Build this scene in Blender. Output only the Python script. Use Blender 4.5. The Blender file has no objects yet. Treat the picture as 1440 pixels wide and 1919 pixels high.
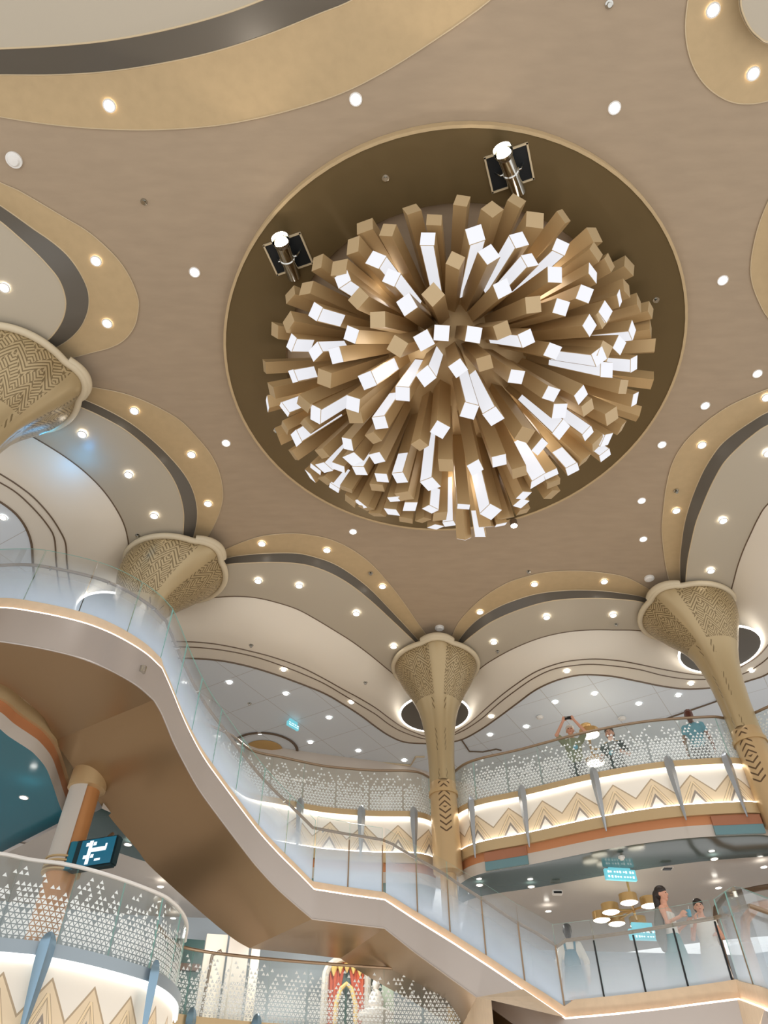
import bpy, bmesh, math, random
import numpy as np
from mathutils import Vector, Matrix, noise
random.seed(7)
sc = bpy.context.scene
COL = sc.collection
PI = math.pi
# ------------------------------------------------------------------ camera model
FPX = 1350.0; TILT = math.radians(46); CZ = 1.6; S = 0.8
def zz(z): return (z-CZ)*S+CZ
def ray(px, py):
    a = (px-720)/FPX; b = -(py-959.5)/FPX
    return Vector((a, math.cos(TILT)-b*math.sin(TILT), math.sin(TILT)+b*math.cos(TILT)))
def U(px, py, z):                      # the point of height z seen at a pixel
    r = ray(px, py); return r*((z-CZ)/r.z)+Vector((0, 0, CZ))
def D(px, py, d):                      # the point at horizontal distance d seen at a pixel
    r = ray(px, py); return r*(d/math.hypot(r.x, r.y))+Vector((0, 0, CZ))
def UL_(pts, z): return [U(x, y, z) for x, y in pts]
cam = bpy.data.objects.new('camera', bpy.data.cameras.new('camera')); COL.objects.link(cam)
cam.location = (0, 0, CZ); cam.rotation_euler = (math.radians(90)+TILT, 0, 0)
cam.data.sensor_fit = 'HORIZONTAL'; cam.data.sensor_width = 36; cam.data.lens = FPX*36/1440
cam.data.clip_end = 300; sc.camera = cam
sc.view_settings.view_transform = 'Standard'; sc.view_settings.look = 'None'
sc.view_settings.gamma = 1; sc.view_settings.use_curve_mapping = False
sc.view_settings.exposure = 0.39
sc.cycles.transparent_max_bounces = 24; sc.cycles.max_bounces = 8
sc.cycles.diffuse_bounces = 4; sc.cycles.glossy_bounces = 4
sc.cycles.sample_clamp_indirect = 6
# ------------------------------------------------------------------ heights
HC = zz(14.8); HD = zz(14.6); HG = zz(14.5); HB = zz(14.42); Z2 = zz(13.75)
ZU = zz(9.9); ZL = zz(4.9); ZM = zz(6.9); ZLC = zz(8.05)
OC = Vector((1.44*S, 8.43*S, 0))
# ------------------------------------------------------------------ materials
def lin(c): return tuple(((x/255)/12.92 if x/255 <= .04045 else ((x/255+.055)/1.055)**2.4) for x in c)
class X:
    """a socket (or number) with arithmetic that lays math nodes"""
    nt = None
    def __init__(s, v): s.v = v
    @staticmethod
    def op(o, *a):
        n = X.nt.nodes.new('ShaderNodeMath'); n.operation = o
        for i, k in enumerate(a):
            k = k.v if isinstance(k, X) else k
            if isinstance(k, (int, float)): n.inputs[i].default_value = k
            else: X.nt.links.new(k, n.inputs[i])
        return X(n.outputs[0])
    def __add__(s, o): return X.op('ADD', s, o)
    __radd__ = __add__
    def __sub__(s, o): return X.op('SUBTRACT', s, o)
    def __rsub__(s, o): return X.op('SUBTRACT', o, s)
    def __mul__(s, o): return X.op('MULTIPLY', s, o)
    __rmul__ = __mul__
    def __truediv__(s, o): return X.op('DIVIDE', s, o)
    def lt(s, o): return X.op('LESS_THAN', s, o)
    def gt(s, o): return X.op('GREATER_THAN', s, o)
    def frac(s): return X.op('FRACT', s)
    def floor(s): return X.op('FLOOR', s)
    def abs(s): return X.op('ABSOLUTE', s)
    def max(s, o): return X.op('MAXIMUM', s, o)
    def min(s, o): return X.op('MINIMUM', s, o)
    def pow(s, o): return X.op('POWER', s, o)
    def tri(s): return (s.frac()-.5).abs()*2      # 1 at whole numbers, 0 half way
def new_mat(name):
    m = bpy.data.materials.new(name); m.use_nodes = True
    nt = m.node_tree; X.nt = nt
    return m, nt, nt.nodes['Principled BSDF']
def mixcol(nt, fac, a, b):
    n = nt.nodes.new('ShaderNodeMix'); n.data_type = 'RGBA'
    for k, i in ((fac, 0), (a, 6), (b, 7)):
        k = k.v if isinstance(k, X) else k
        if isinstance(k, (int, float)): n.inputs[i].default_value = k
        elif isinstance(k, tuple): n.inputs[i].default_value = (*k, 1)
        else: nt.links.new(k, n.inputs[i])
    return n.outputs[2]
def uv(nt):
    n = nt.nodes.new('ShaderNodeUVMap'); s = nt.nodes.new('ShaderNodeSeparateXYZ')
    nt.links.new(n.outputs[0], s.inputs[0]); return X(s.outputs[0]), X(s.outputs[1])
def mat(name, c, rough=.5, metal=0., spec=.4, mottle=0., scale=3., stretch=(1, 1, 1), emit=None, es=0., coat=0.):
    m, nt, b = new_mat(name)
    c = lin(c)
    b.inputs['Base Color'].default_value = (*c, 1); b.inputs['Roughness'].default_value = rough
    b.inputs['Metallic'].default_value = metal; b.inputs['Specular IOR Level'].default_value = spec
    b.inputs['Coat Weight'].default_value = coat
    if emit: b.inputs['Emission Color'].default_value = (*lin(emit), 1); b.inputs['Emission Strength'].default_value = es
    if mottle:
        tc = nt.nodes.new('ShaderNodeTexCoord'); mp = nt.nodes.new('ShaderNodeMapping'); mp.inputs[3].default_value = stretch
        nz = nt.nodes.new('ShaderNodeTexNoise'); nz.inputs['Scale'].default_value = scale; nz.inputs['Detail'].default_value = 6
        nt.links.new(tc.outputs['Object'], mp.inputs[0]); nt.links.new(mp.outputs[0], nz.inputs[0])
        o = mixcol(nt, X(nz.outputs[0]), tuple(x*(1-mottle) for x in c), tuple(min(1, x*(1+mottle)) for x in c))
        nt.links.new(o, b.inputs['Base Color'])
    return m
M = {}
M['taupe'] = mat('taupe_plaster', (166, 147, 124), .55, mottle=.12, scale=2.2, stretch=(1, 3.5, 1))
M['tan'] = mat('tan_plaster', (188, 164, 126), .5, mottle=.10, scale=7)
M['charcoal'] = mat('charcoal_band', (100, 95, 87), .35)
M['grey'] = mat('grey_ceiling', (184, 174, 156), .35, spec=.5)
M['cream'] = mat('cream_plaster', (228, 219, 204), .5)
M['goldtrim'] = mat('pale_gold_trim', (206, 188, 156), .35, metal=.2)
M['darktrim'] = mat('dark_bronze_trim', (104, 85, 66), .4)
M['medallion'] = mat('bronze_disc', (106, 89, 59), .32, metal=.35, mottle=.06, scale=2)
M['recess'] = mat('bronze_recess', (120, 96, 60), .4, metal=.2)
M['brass'] = mat('satin_brass_tube', (192, 164, 120), .42, metal=.3)
M['brasscap'] = mat('satin_brass_dark', (190, 166, 128), .4, metal=.2)
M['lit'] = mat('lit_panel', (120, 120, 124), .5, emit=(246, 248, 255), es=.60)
M['black'] = mat('hole_shade_black', (8, 14, 18), .5)
M['chrome'] = mat('chrome', (200, 200, 195), .12, metal=1)
M['lens'] = mat('lamp_lens', (255, 255, 255), .3, emit=(255, 250, 240), es=9)
M['spotlens'] = mat('spotlight_lens', (255, 255, 255), .3, emit=(255, 240, 215), es=22)
M['white'] = mat('white_enamel', (232, 230, 226), .4)
M['led'] = mat('led_strip', (255, 255, 255), .3, emit=(255, 250, 242), es=5)
M['ledwarm'] = mat('warm_led_strip', (255, 255, 255), .3, emit=(255, 214, 188), es=3.6)
M['copper'] = mat('copper_band', (196, 134, 92), .38, metal=.25)
M['greyband'] = mat('grey_band', (196, 188, 178), .4)
M['ledge'] = mat('champagne_ledge', (196, 172, 132), .35, metal=.3)
M['darkglass'] = mat('dark_green_soffit', (72, 88, 86), .15, spec=.6)
M['teal'] = mat('soffit_painted_blue_lit', (34, 112, 132), .2, spec=.6)  # blue light on dark soffit glass, put into the base colour
M['lowceil'] = mat('pale_lower_ceiling', (190, 182, 174), .25, spec=.6)
M['bronze_stair'] = mat('bronze_stair', (152, 126, 94), .30, metal=.55)
M['fascia'] = mat('rose_fascia', (182, 173, 166), .30, metal=.45)
M['curb'] = mat('travertine_curb', (205, 184, 156), .5, mottle=.12, scale=9)
M['rail'] = mat('bronze_handrail', (150, 128, 104), .35, metal=.4)
M['fin'] = mat('silver_fin', (170, 176, 182), .28, metal=.6)
M['finblue'] = mat('blue_silver_fin', (140, 170, 192), .2, metal=.6)
M['gold'] = mat('gold_leaf', (200, 164, 108), .3, metal=.4)
M['orange'] = mat('orange_gold_shaft', (190, 134, 84), .35, metal=.3)
M['wall'] = mat('beige_wall', (206, 194, 182), .5)
M['floor'] = mat('deck_floor', (196, 186, 176), .4, mottle=.1, scale=4)
M['hatchcopper'] = mat('dark_copper_plate', (160, 106, 78), .4)
M['hatchblue'] = mat('blue_grey_plate', (104, 138, 144), .3)
M['blueledge'] = mat('blue_grey_ledge', (158, 172, 182), .3, metal=.3)
M['liprim'] = mat('champagne_rim', (206, 192, 164), .4)
M['carpet'] = mat('brown_carpet', (168, 150, 128), .9, mottle=.2, scale=5)
M['skin'] = mat('skin', (214, 160, 134), .5)
M['skin_dark'] = mat('skin_brown', (150, 98, 74), .5)
M['hair'] = mat('dark_hair', (44, 34, 28), .4)
M['hair_red'] = mat('auburn_hair', (96, 52, 40), .45)
M['olive'] = mat('olive_cloth', (134, 140, 112), .8)
M['navy'] = mat('dark_teal_cloth', (22, 48, 54), .8)
M['blue'] = mat('sky_blue_cloth', (104, 172, 196), .8)
M['tealcloth'] = mat('teal_cloth', (32, 112, 134), .8)
M['tealskirt'] = mat('sea_green_cloth', (74, 134, 134), .8)
M['ivory'] = mat('ivory_cloth', (222, 216, 206), .8)
M['greycloth'] = mat('grey_cloth', (120, 118, 108), .8)
M['trousers'] = mat('dark_trousers', (60, 62, 66), .8)
M['eye'] = mat('dark_eye', (24, 20, 18), .2)
M['lip'] = mat('lips', (168, 92, 84), .5)
M['sign'] = mat('sign_light', (90, 160, 170), .3, emit=(130, 215, 230), es=.5)
M['signink'] = mat('sign_letters', (250, 255, 255), .3, emit=(240, 255, 255), es=.85)
M['bowl'] = mat('opal_diffuser', (255, 255, 255), .3, emit=(255, 246, 222), es=3.2)
M['screen'] = mat('screen_image', (20, 82, 104), .2, emit=(20, 86, 110), es=.5)
M['screenwhite'] = mat('screen_picture', (225, 235, 240), .2, emit=(215, 230, 240), es=.7)
M['curtain'] = mat('coral_curtain', (206, 98, 66), .7)
M['curtaingold'] = mat('gold_edging', (226, 194, 118), .6)
M['statue'] = mat('white_statue', (236, 230, 226), .4)
M['palegreen'] = mat('pale_green_drape', (206, 222, 206), .7)
M['darkgreen'] = mat('dark_green_panel', (40, 74, 72), .5)
M['paleblue'] = mat('pale_blue_wall', (178, 190, 200), .4)
M['brownwood'] = mat('brown_wood', (92, 68, 54), .5)
M['phone'] = mat('phone_black', (20, 20, 22), .3)

def tile_mat():
    m, nt, b = new_mat('tiled_ceiling')
    tc = nt.nodes.new('ShaderNodeTexCoord'); mp = nt.nodes.new('ShaderNodeMapping'); mp.inputs[2].default_value = (0, 0, .55)
    nt.links.new(tc.outputs['Object'], mp.inputs[0]); s = nt.nodes.new('ShaderNodeSeparateXYZ'); nt.links.new(mp.outputs[0], s.inputs[0])
    l = (X(s.outputs[0])/1.2).frac().lt(.012).max((X(s.outputs[1])/1.2).frac().lt(.012))
    nt.links.new(mixcol(nt, l, lin((222, 230, 238)), lin((188, 188, 188))), b.inputs['Base Color'])
    b.inputs['Roughness'].default_value = .28; b.inputs['Specular IOR Level'].default_value = .6
    return m
M['tile'] = tile_mat()
def lattice_mat():
    """UV: u metres round from the ridge, v height below the rim in metres: pierced chevrons on each petal"""
    m, nt, b = new_mat('pierced_cream_lattice')
    u, v = uv(nt)
    a = u.abs()
    t = (a*1.9).tri()
    chev = (v*15+t*3.4).frac().lt(.42)
    diag = (v*15-t*3.4).frac().lt(.4)
    row = (v*2.1+(a*1.9).tri()*.7).frac()
    sel = row.lt(.5)
    pat = chev*sel+diag*(1-sel)
    edge = (row-.5).abs().lt(.05).max(row.lt(.04))
    beads = edge*(u*14).frac().lt(.55)
    pat = (pat*(1-edge)).max(beads)
    ang = a.gt(.20)
    pat = pat*ang*v.lt(1.15)*v.gt(.06)
    slots = v.gt(1.2)*((v*1.05).frac().lt(.55))*((v*7+a*8).frac().lt(.4))*a.gt(.24)*a.lt(.36)
    pat = pat.max(slots)
    nt.links.new(mixcol(nt, pat, lin((180, 160, 122)), lin((122, 104, 72))), b.inputs['Base Color'])
    b.inputs['Roughness'].default_value = .34; b.inputs['Metallic'].default_value = .3
    return m
M['lattice'] = lattice_mat()
def collar_mat():
    m, nt, b = new_mat('chevron_collar')
    u, v = uv(nt)
    a = u.abs()
    s = v.gt(.62)
    k = (v*9+a*9*(1-2*s.v) if False else (v*8+a*(s*2-1)*7)).frac()
    pat = k.lt(.3)*a.lt(.115)*v.gt(.08)*v.lt(1.15)
    nt.links.new(mixcol(nt, pat, lin((194, 166, 124)), lin((96, 74, 50))), b.inputs['Base Color'])
    b.inputs['Roughness'].default_value = .34; b.inputs['Metallic'].default_value = .35
    return m
M['collar'] = collar_mat()
def inlay_mat():
    """UV: u diamonds along the fascia, v 0 at the bottom light to 1 at the top light"""
    m, nt, b = new_mat('inlaid_diamond_panel')
    u, v = uv(nt)
    big = u.tri()                       # 1 at whole numbers
    top = .34+big*.44                   # zigzag of the large diamonds
    under = v.lt(top)
    line = (v-top).abs().lt(.022)
    t2 = (u+.5).tri()
    cross = (v-(.62-t2*.75)).abs().lt(.05)*v.lt(.62)*under
    cline = ((v-(.62-t2*.75)).abs()-.05).abs().lt(.012)*v.lt(.62)*under
    chev = (v-(.36-(1-big)*.75)).abs().lt(.045)*(1-big).lt(.42)
    inner = v.lt(.31-(1-big)*.75)
    cline2 = (v-(.56-(1-big)*1.0)).abs().lt(.012)
    tc = nt.nodes.new('ShaderNodeTexNoise'); tc.inputs['Scale'].default_value = 40
    cream = lin((240, 234, 222)); tan = lin((230, 210, 178)); dk = lin((178, 158, 130)); gr = lin((150, 140, 130)); pal = lin((236, 214, 176))
    c = mixcol(nt, under, cream, tan)
    c = mixcol(nt, cross, c, pal)
    c = mixcol(nt, inner, c, cream)
    c = mixcol(nt, chev, c, gr)
    c = mixcol(nt, line.max(cline).max(cline2*under), c, dk)
    nt.links.new(c, b.inputs['Base Color']); b.inputs['Roughness'].default_value = .4
    return m
M['inlay'] = inlay_mat()
def glass_mat(name, tint, veil, a0, a1, vcol=True, refl=.10, p=1.4):
    """clear glass; a frosted veil fades from a0 at the bottom (v=0) to a1 at the top"""
    m, nt, b = new_mat(name); nt.nodes.remove(b)
    out = nt.nodes['Material Output']
    tr = nt.nodes.new('ShaderNodeBsdfTransparent'); tr.inputs[0].default_value = (*tint, 1)
    gl = nt.nodes.new('ShaderNodeBsdfGlossy'); gl.inputs['Roughness'].default_value = .03
    lw = nt.nodes.new('ShaderNodeLayerWeight'); lw.inputs[0].default_value = .25
    m1 = nt.nodes.new('ShaderNodeMixShader')
    nt.links.new((X(lw.outputs['Fresnel'])*.30+refl*.2).v, m1.inputs[0]); nt.links.new(tr.outputs[0], m1.inputs[1]); nt.links.new(gl.outputs[0], m1.inputs[2])
    if a0 > 0 or a1 > 0:
        u, v = uv(nt)
        df = nt.nodes.new('ShaderNodeBsdfDiffuse'); df.inputs[0].default_value = (*veil, 1)
        tl = nt.nodes.new('ShaderNodeBsdfTranslucent'); tl.inputs[0].default_value = (*veil, 1)
        md = nt.nodes.new('ShaderNodeMixShader'); md.inputs[0].default_value = .4
        nt.links.new(df.outputs[0], md.inputs[1]); nt.links.new(tl.outputs[0], md.inputs[2])
        m2 = nt.nodes.new('ShaderNodeMixShader')
        f = (1-v).max(0).pow(p)*(a0-a1)+a1
        nt.links.new(f.v, m2.inputs[0]); nt.links.new(m1.outputs[0], m2.inputs[1]); nt.links.new(md.outputs[0], m2.inputs[2])
        nt.links.new(m2.outputs[0], out.inputs[0])
    else:
        nt.links.new(m1.outputs[0], out.inputs[0])
    return m
M['stairglass'] = glass_mat('graded_frosted_glass', (.97, .99, 1), lin((222, 236, 250)), .90, .0, p=1.55)
M['landingglass'] = glass_mat('graded_frosted_glass_light', (.96, .99, 1), lin((230, 240, 250)), .62, .0, p=1.5)
M['fritglass'] = glass_mat('clear_balustrade_glass', (.96, .985, .98), lin((230, 242, 242)), .10, .02, p=1.2)
M['frit'] = mat('white_frit', (240, 246, 246), .6)
M['glassedge'] = mat('green_glass_edge', (150, 205, 195), .2)

# ------------------------------------------------------------------ object helpers
def obj(name, bm, m, parent=None, smooth=True, norm=True, local=False):
    me = bpy.data.meshes.new(name)
    if norm: bmesh.ops.recalc_face_normals(bm, faces=bm.faces)
    bm.to_mesh(me); bm.free()
    for k in (m if isinstance(m, (list, tuple)) else [m]): me.materials.append(M[k] if isinstance(k, str) else k)
    if smooth: me.shade_smooth()
    o = bpy.data.objects.new(name, me); COL.objects.link(o)
    if parent is not None:
        o.parent = parent
        if not local:
            top = parent
            while top.parent is not None: top = top.parent
            if parent is top and parent.type == 'EMPTY': o.matrix_parent_inverse = Matrix.Translation(-parent.location)
    if smooth:
        md = o.modifiers.new('edges', 'EDGE_SPLIT'); md.split_angle = math.radians(40)
    return o
def tag(o, label=None, cat=None, group=None, kind=None):
    if label: o['label'] = label
    if cat: o['category'] = cat
    if group: o['group'] = group
    if kind: o['kind'] = kind
    return o
def struct(o): o['kind'] = 'structure'; return o
def thing(name, label, cat, loc=(0, 0, 0), group=None):
    o = bpy.data.objects.new(name, None); COL.objects.link(o); o.location = loc; o.empty_display_size = .2
    return tag(o, label, cat, group)
ORD = 'first second third fourth fifth sixth seventh eighth ninth tenth eleventh twelfth thirteenth fourteenth fifteenth'.split()

def spline(pts, n):
    """n points evenly spaced along a Catmull-Rom curve through pts"""
    P = [Vector(p) for p in pts]
    if len(P) == 2: return [P[0].lerp(P[1], i/(n-1)) for i in range(n)]
    Q = [P[0]*2-P[1]]+P+[P[-1]*2-P[-2]]
    out = []
    for i in range(1, len(Q)-2):
        a, b, c, d = Q[i-1:i+3]
        for k in range(12):
            t = k/12
            out.append(.5*((2*b)+(c-a)*t+(2*a-5*b+4*c-d)*t*t+(3*b-a-3*c+d)*t**3))
    out.append(P[-1]); return even(out, n)
def even(P, n):
    L = [0]
    for a, b in zip(P, P[1:]): L.append(L[-1]+(b-a).length)
    out = []; j = 0
    for i in range(n):
        s = L[-1]*i/(n-1)
        while j < len(L)-2 and L[j+1] < s: j += 1
        d = L[j+1]-L[j]; out.append(P[j].lerp(P[j+1], (s-L[j])/d if d > 1e-9 else 0))
    return out
def loft_bm(rows, uvs=None, close=False, bm=None, mi=0):
    bm = bm or bmesh.new()
    V = [[bm.verts.new(p) for p in r] for r in rows]
    lay = bm.loops.layers.uv.verify()
    m = len(rows[0])
    for i in range(len(rows)-1):
        for j in range(m if close else m-1):
            jj = (j+1) % m
            try: f = bm.faces.new((V[i][j], V[i][jj], V[i+1][jj], V[i+1][j]))
            except ValueError: continue
            f.material_index = mi
            if uvs:
                for lp, (a, b) in zip(f.loops, ((i, j), (i, j+1), (i+1, j+1), (i+1, j))): lp[lay].uv = uvs(a, b)
    return bm
def loft(name, rows, m, parent=None, n=60, uvs=None, raw=False):
    R = rows if raw else [spline(r, n) for r in rows]
    return obj(name, loft_bm(R, uvs), m, parent, norm=False)
def tube_bm(P, r, seg=8, bm=None, cap=True, flat=None):
    bm = bm or bmesh.new(); P = [Vector(p) for p in P]; rings = []
    rr = r if isinstance(r, (list, tuple)) else [r]*len(P)
    up = Vector((0, 0, 1))
    prev = None
    for i, p in enumerate(P):
        d = (P[min(i+1, len(P)-1)]-P[max(i-1, 0)]).normalized()
        x = d.cross(up) if prev is None else (prev-d*prev.dot(d))
        if x.length < 1e-4: x = d.cross(Vector((1, 0, 0)))
        x.normalize(); prev = x; y = d.cross(x)
        sy = flat if flat else 1
        rings.append([bm.verts.new(p+x*rr[i]*math.cos(2*PI*k/seg)+y*rr[i]*sy*math.sin(2*PI*k/seg)) for k in range(seg)])
    for a, b in zip(rings, rings[1:]):
        for k in range(seg): bm.faces.new((a[k], a[(k+1) % seg], b[(k+1) % seg], b[k]))
    if cap: bm.faces.new(rings[0][::-1]); bm.faces.new(rings[-1])
    return bm
def box_bm(c, s, rot=None, bm=None, bev=0, mi=0):
    bm = bm or bmesh.new()
    g = bmesh.ops.create_cube(bm, size=1); R = rot.to_4x4() if rot is not None else Matrix()
    bmesh.ops.transform(bm, matrix=Matrix.Translation(c) @ R @ Matrix.Diagonal((*s, 1)), verts=g['verts'])
    fs = {f for v in g['verts'] for f in v.link_faces}
    for f in fs: f.material_index = mi
    if bev: bmesh.ops.bevel(bm, geom=list({e for v in g['verts'] for e in v.link_edges}), offset=bev, segments=2, affect='EDGES')
    return bm
def lathe_bm(prof, seg=32, c=(0, 0, 0), bm=None, cap=True):
    """prof: (r, z) rows"""
    bm = bm or bmesh.new(); c = Vector(c); rings = []
    for r, z in prof:
        rings.append([bm.verts.new(c+Vector((r*math.cos(2*PI*k/seg), r*math.sin(2*PI*k/seg), z))) for k in range(seg)])
    for a, b in zip(rings, rings[1:]):
        for k in range(seg): bm.faces.new((a[k], a[(k+1) % seg], b[(k+1) % seg], b[k]))
    if cap:
        if prof[0][0] > 1e-4: bm.faces.new(rings[0][::-1])
        if prof[-1][0] > 1e-4: bm.faces.new(rings[-1])
    return bm
def poly_bm(pts, thick, bm=None):
    """a flat horizontal outline with thickness upward"""
    bm = bm or bmesh.new()
    lo = [bm.verts.new(p) for p in pts]; hi = [bm.verts.new(Vector(p)+Vector((0, 0, thick))) for p in pts]
    f1 = bm.faces.new(lo); f2 = bm.faces.new(hi[::-1]); n = len(pts)
    for i in range(n): bm.faces.new((lo[i], hi[i], hi[(i+1) % n], lo[(i+1) % n]))
    bmesh.ops.triangulate(bm, faces=[f1, f2]); return bm
_tn = [0]
def trim(P, r, m, label=None):
    _tn[0] += 1
    return struct(obj(f'trim_{_tn[0]}', tube_bm(P, r, 6), m))
def band(rows, m, n=60, uvs=None):
    _tn[0] += 1
    return struct(loft(f'trim_{_tn[0]}', rows, m, None, n, uvs))
# ================================================================== CEILING
struct(obj('ceiling', poly_bm([Vector((x*.8, y*.8, HC)) for x, y in ((-16, -9), (18, -9), (18, 27), (-16, 27))], .1), 'taupe'))
BAY = {}
BAY['A'] = dict(
 c0=[(-150,180),(-60,205),(0,219),(100,234),(200,242),(300,243),(400,236),(480,222),(560,202),(640,175),(720,135),(800,85),(880,30),(930,-10),(1010,-90)],
 c1=[(-150,138),(-60,141),(0,140),(100,140),(200,134),(300,119),(400,97),(500,65),(600,25),(660,0),(760,-60),(850,-130)],
 c2=[(-150,92),(-60,92),(0,91),(100,86),(200,76),(300,58),(400,32),(490,0),(600,-50),(700,-120)])
BAY['B'] = dict(
 c0=[(1330,-100),(1300,-50),(1290,0),(1285,50),(1290,95),(1305,135),(1330,167),(1365,189),(1400,195),(1440,189),(1500,165),(1580,110),(1700,-20),(1760,-180)],
 c1=[(1408,-90),(1390,-40),(1386,0),(1390,25),(1403,52),(1418,70),(1440,82),(1480,88),(1540,70),(1610,-10),(1650,-120)],
 c2=[(1411,-90),(1393,-40),(1389,0),(1393,24),(1405,50),(1420,67),(1440,79),(1480,84),(1540,66),(1604,-12),(1642,-120)])
BAY['C'] = dict(
 c0=[(1760,200),(1620,240),(1500,300),(1460,345),(1440,378),(1420,430),(1408,490),(1410,530),(1425,570),(1440,595),(1470,625),(1520,650),(1640,665),(1780,640)],
 c1=[(1760,280),(1640,300),(1560,345),(1510,400),(1490,450),(1480,490),(1482,530),(1490,560),(1510,590),(1560,612),(1660,615),(1780,590)],
 c2=[(1760,310),(1650,325),(1585,360),(1530,415),(1510,455),(1500,490),(1502,530),(1510,555),(1530,575),(1580,592),(1660,590),(1780,565)])
BAY['D'] = dict(
 c0=[(-120,285),(-60,312),(0,342),(32,356),(64,374),(96,393),(128,412),(160,431),(192,457),(224,490),(246,525),(259,560),(259,583),(252,612),(233,637),(208,651),(176,660),(128,672),(80,680)],
 c1=[(-120,310),(-60,346),(0,385),(32,407),(64,430),(96,452),(125,477),(147,506),(163,538),(167,564),(163,589),(150,615),(128,637),(96,655),(60,668)],
 c2=[(-120,330),(-60,373),(0,415),(32,442),(64,471),(89,497),(109,522),(120,548),(123,573),(117,599),(102,624),(80,645),(40,668)])
BAY['E'] = dict(
 c0=[(90,715),(144,722),(192,729),(240,740),(287,759),(335,786),(367,817),(396,853),(412,888),(418,924),(415,949),(406,975),(388,1010),(370,1040)],
 c1=[(70,722),(120,737),(160,750),(208,772),(249,796),(287,826),(319,857),(345,888),(361,917),(369,949),(369,978),(361,1011),(350,1040)],
 c2=[(60,735),(117,751),(160,767),(198,785),(236,807),(272,836),(300,864),(323,895),(337,927),(344,959),(344,987),(342,1009),(336,1045)],
 c3=[(-110,765),(-50,778),(30,801),(64,820),(96,839),(128,860),(160,885),(192,917),(217,952),(233,984),(240,1013),(243,1040),(255,1080),(290,1110)])
BAY['F'] = dict(
 c0=[(380,1048),(417,1032),(452,1017),(486,1006),(521,1001),(556,1000),(590,1004),(625,1013),(660,1030),(695,1056),(729,1093),(757,1129),(781,1164),(806,1199),(818,1222)],
 c1=[(380,1062),(419,1048),(452,1041),(504,1037),(556,1037),(590,1044),(625,1056),(660,1077),(695,1105),(729,1140),(761,1174),(792,1209),(808,1230)],
 c2=[(380,1072),(425,1058),(469,1055),(511,1054),(556,1056),(590,1063),(625,1077),(660,1098),(695,1126),(729,1157),(764,1190),(785,1211),(803,1232)],
 c3=[(330,1132),(365,1124),(410,1119),(445,1117.5),(479,1120),(514,1127.5),(556,1141),(590,1159),(625,1180),(660,1202),(695,1228),(729,1256),(747,1270),(790,1298),(818,1310)])
BAY['G'] = dict(
 c0=[(826,1222),(843,1202),(857,1171),(881,1142),(912,1115.5),(950,1093),(985,1081),(1020,1073),(1065,1070),(1107,1071),(1148,1076),(1171,1081),(1194,1091),(1220,1106),(1250,1124)],
 c1=[(838,1230),(855,1207.5),(874,1181.5),(898,1159),(933,1138),(968,1124),(1002,1114),(1037,1108.6),(1082,1106),(1134,1108),(1190,1115.5),(1211,1121),(1246,1134)],
 c2=[(846,1232),(865,1209),(884,1192),(916,1169),(950,1152),(985,1139),(1020,1129),(1055,1123.5),(1100,1121.5),(1141,1122),(1190,1126),(1208,1130),(1244,1140)],
 c3=[(832,1310),(860,1290),(900,1253),(926,1235),(961,1216),(1002,1199),(1037,1189),(1072,1183),(1107,1180.5),(1148,1180.5),(1201,1182),(1250,1192),(1295,1205)])
BAY['H'] = dict(
 c0=[(1560,690),(1500,708),(1440,729),(1401,745),(1362,764),(1323,791.5),(1292,820),(1271,847.5),(1258,876),(1249,913),(1244,952),(1241,991),(1244,1030),(1249,1064),(1256,1092),(1268,1122)],
 c1=[(1560,735),(1500,748),(1440,772),(1409,790),(1378,811),(1352,833),(1334,857),(1318,884),(1302,920.5),(1291,952),(1283,983),(1278,1017),(1275,1051),(1276,1095),(1280,1128)],
 c2=[(1560,760),(1500,775),(1440,797),(1409,817.5),(1381,842),(1357,868),(1341.5,894),(1328.5,920.5),(1315.5,952),(1305,980),(1296,1017),(1289,1053),(1285.5,1095),(1286,1130)],
 c3=[(1560,860),(1500,890),(1440,944),(1422,970),(1407,1001),(1394,1030),(1383,1061),(1374,1095),(1369,1111),(1352,1150),(1330,1185),(1310,1203)])
for k, b in BAY.items():
    n = 70
    c0 = spline(UL_(b['c0'], HC-.012), n); c1 = spline(UL_(b['c1'], HC-.02), n); c2 = spline(UL_(b['c2'], HG), n)
    band([c0, c1], 'tan', n); band([c1, c2], 'charcoal', n)
    trim(c0, .008, 'goldtrim'); trim(c1, .010, 'goldtrim'); trim(c2, .011, 'goldtrim')
    if 'c3' in b:
        c3 = spline(UL_(b['c3'], HB), n); band([c2, c3], 'grey', n); trim(c3, .014, 'darktrim')
    else:
        far = {'A': (-300, -300), 'B': (1700, -60), 'C': (1790, 440), 'D': (-300, 540)}[k]
        band([c2, [p.lerp(U(far[0], far[1], HG), .98) for p in c2]], 'grey', n)
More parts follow.
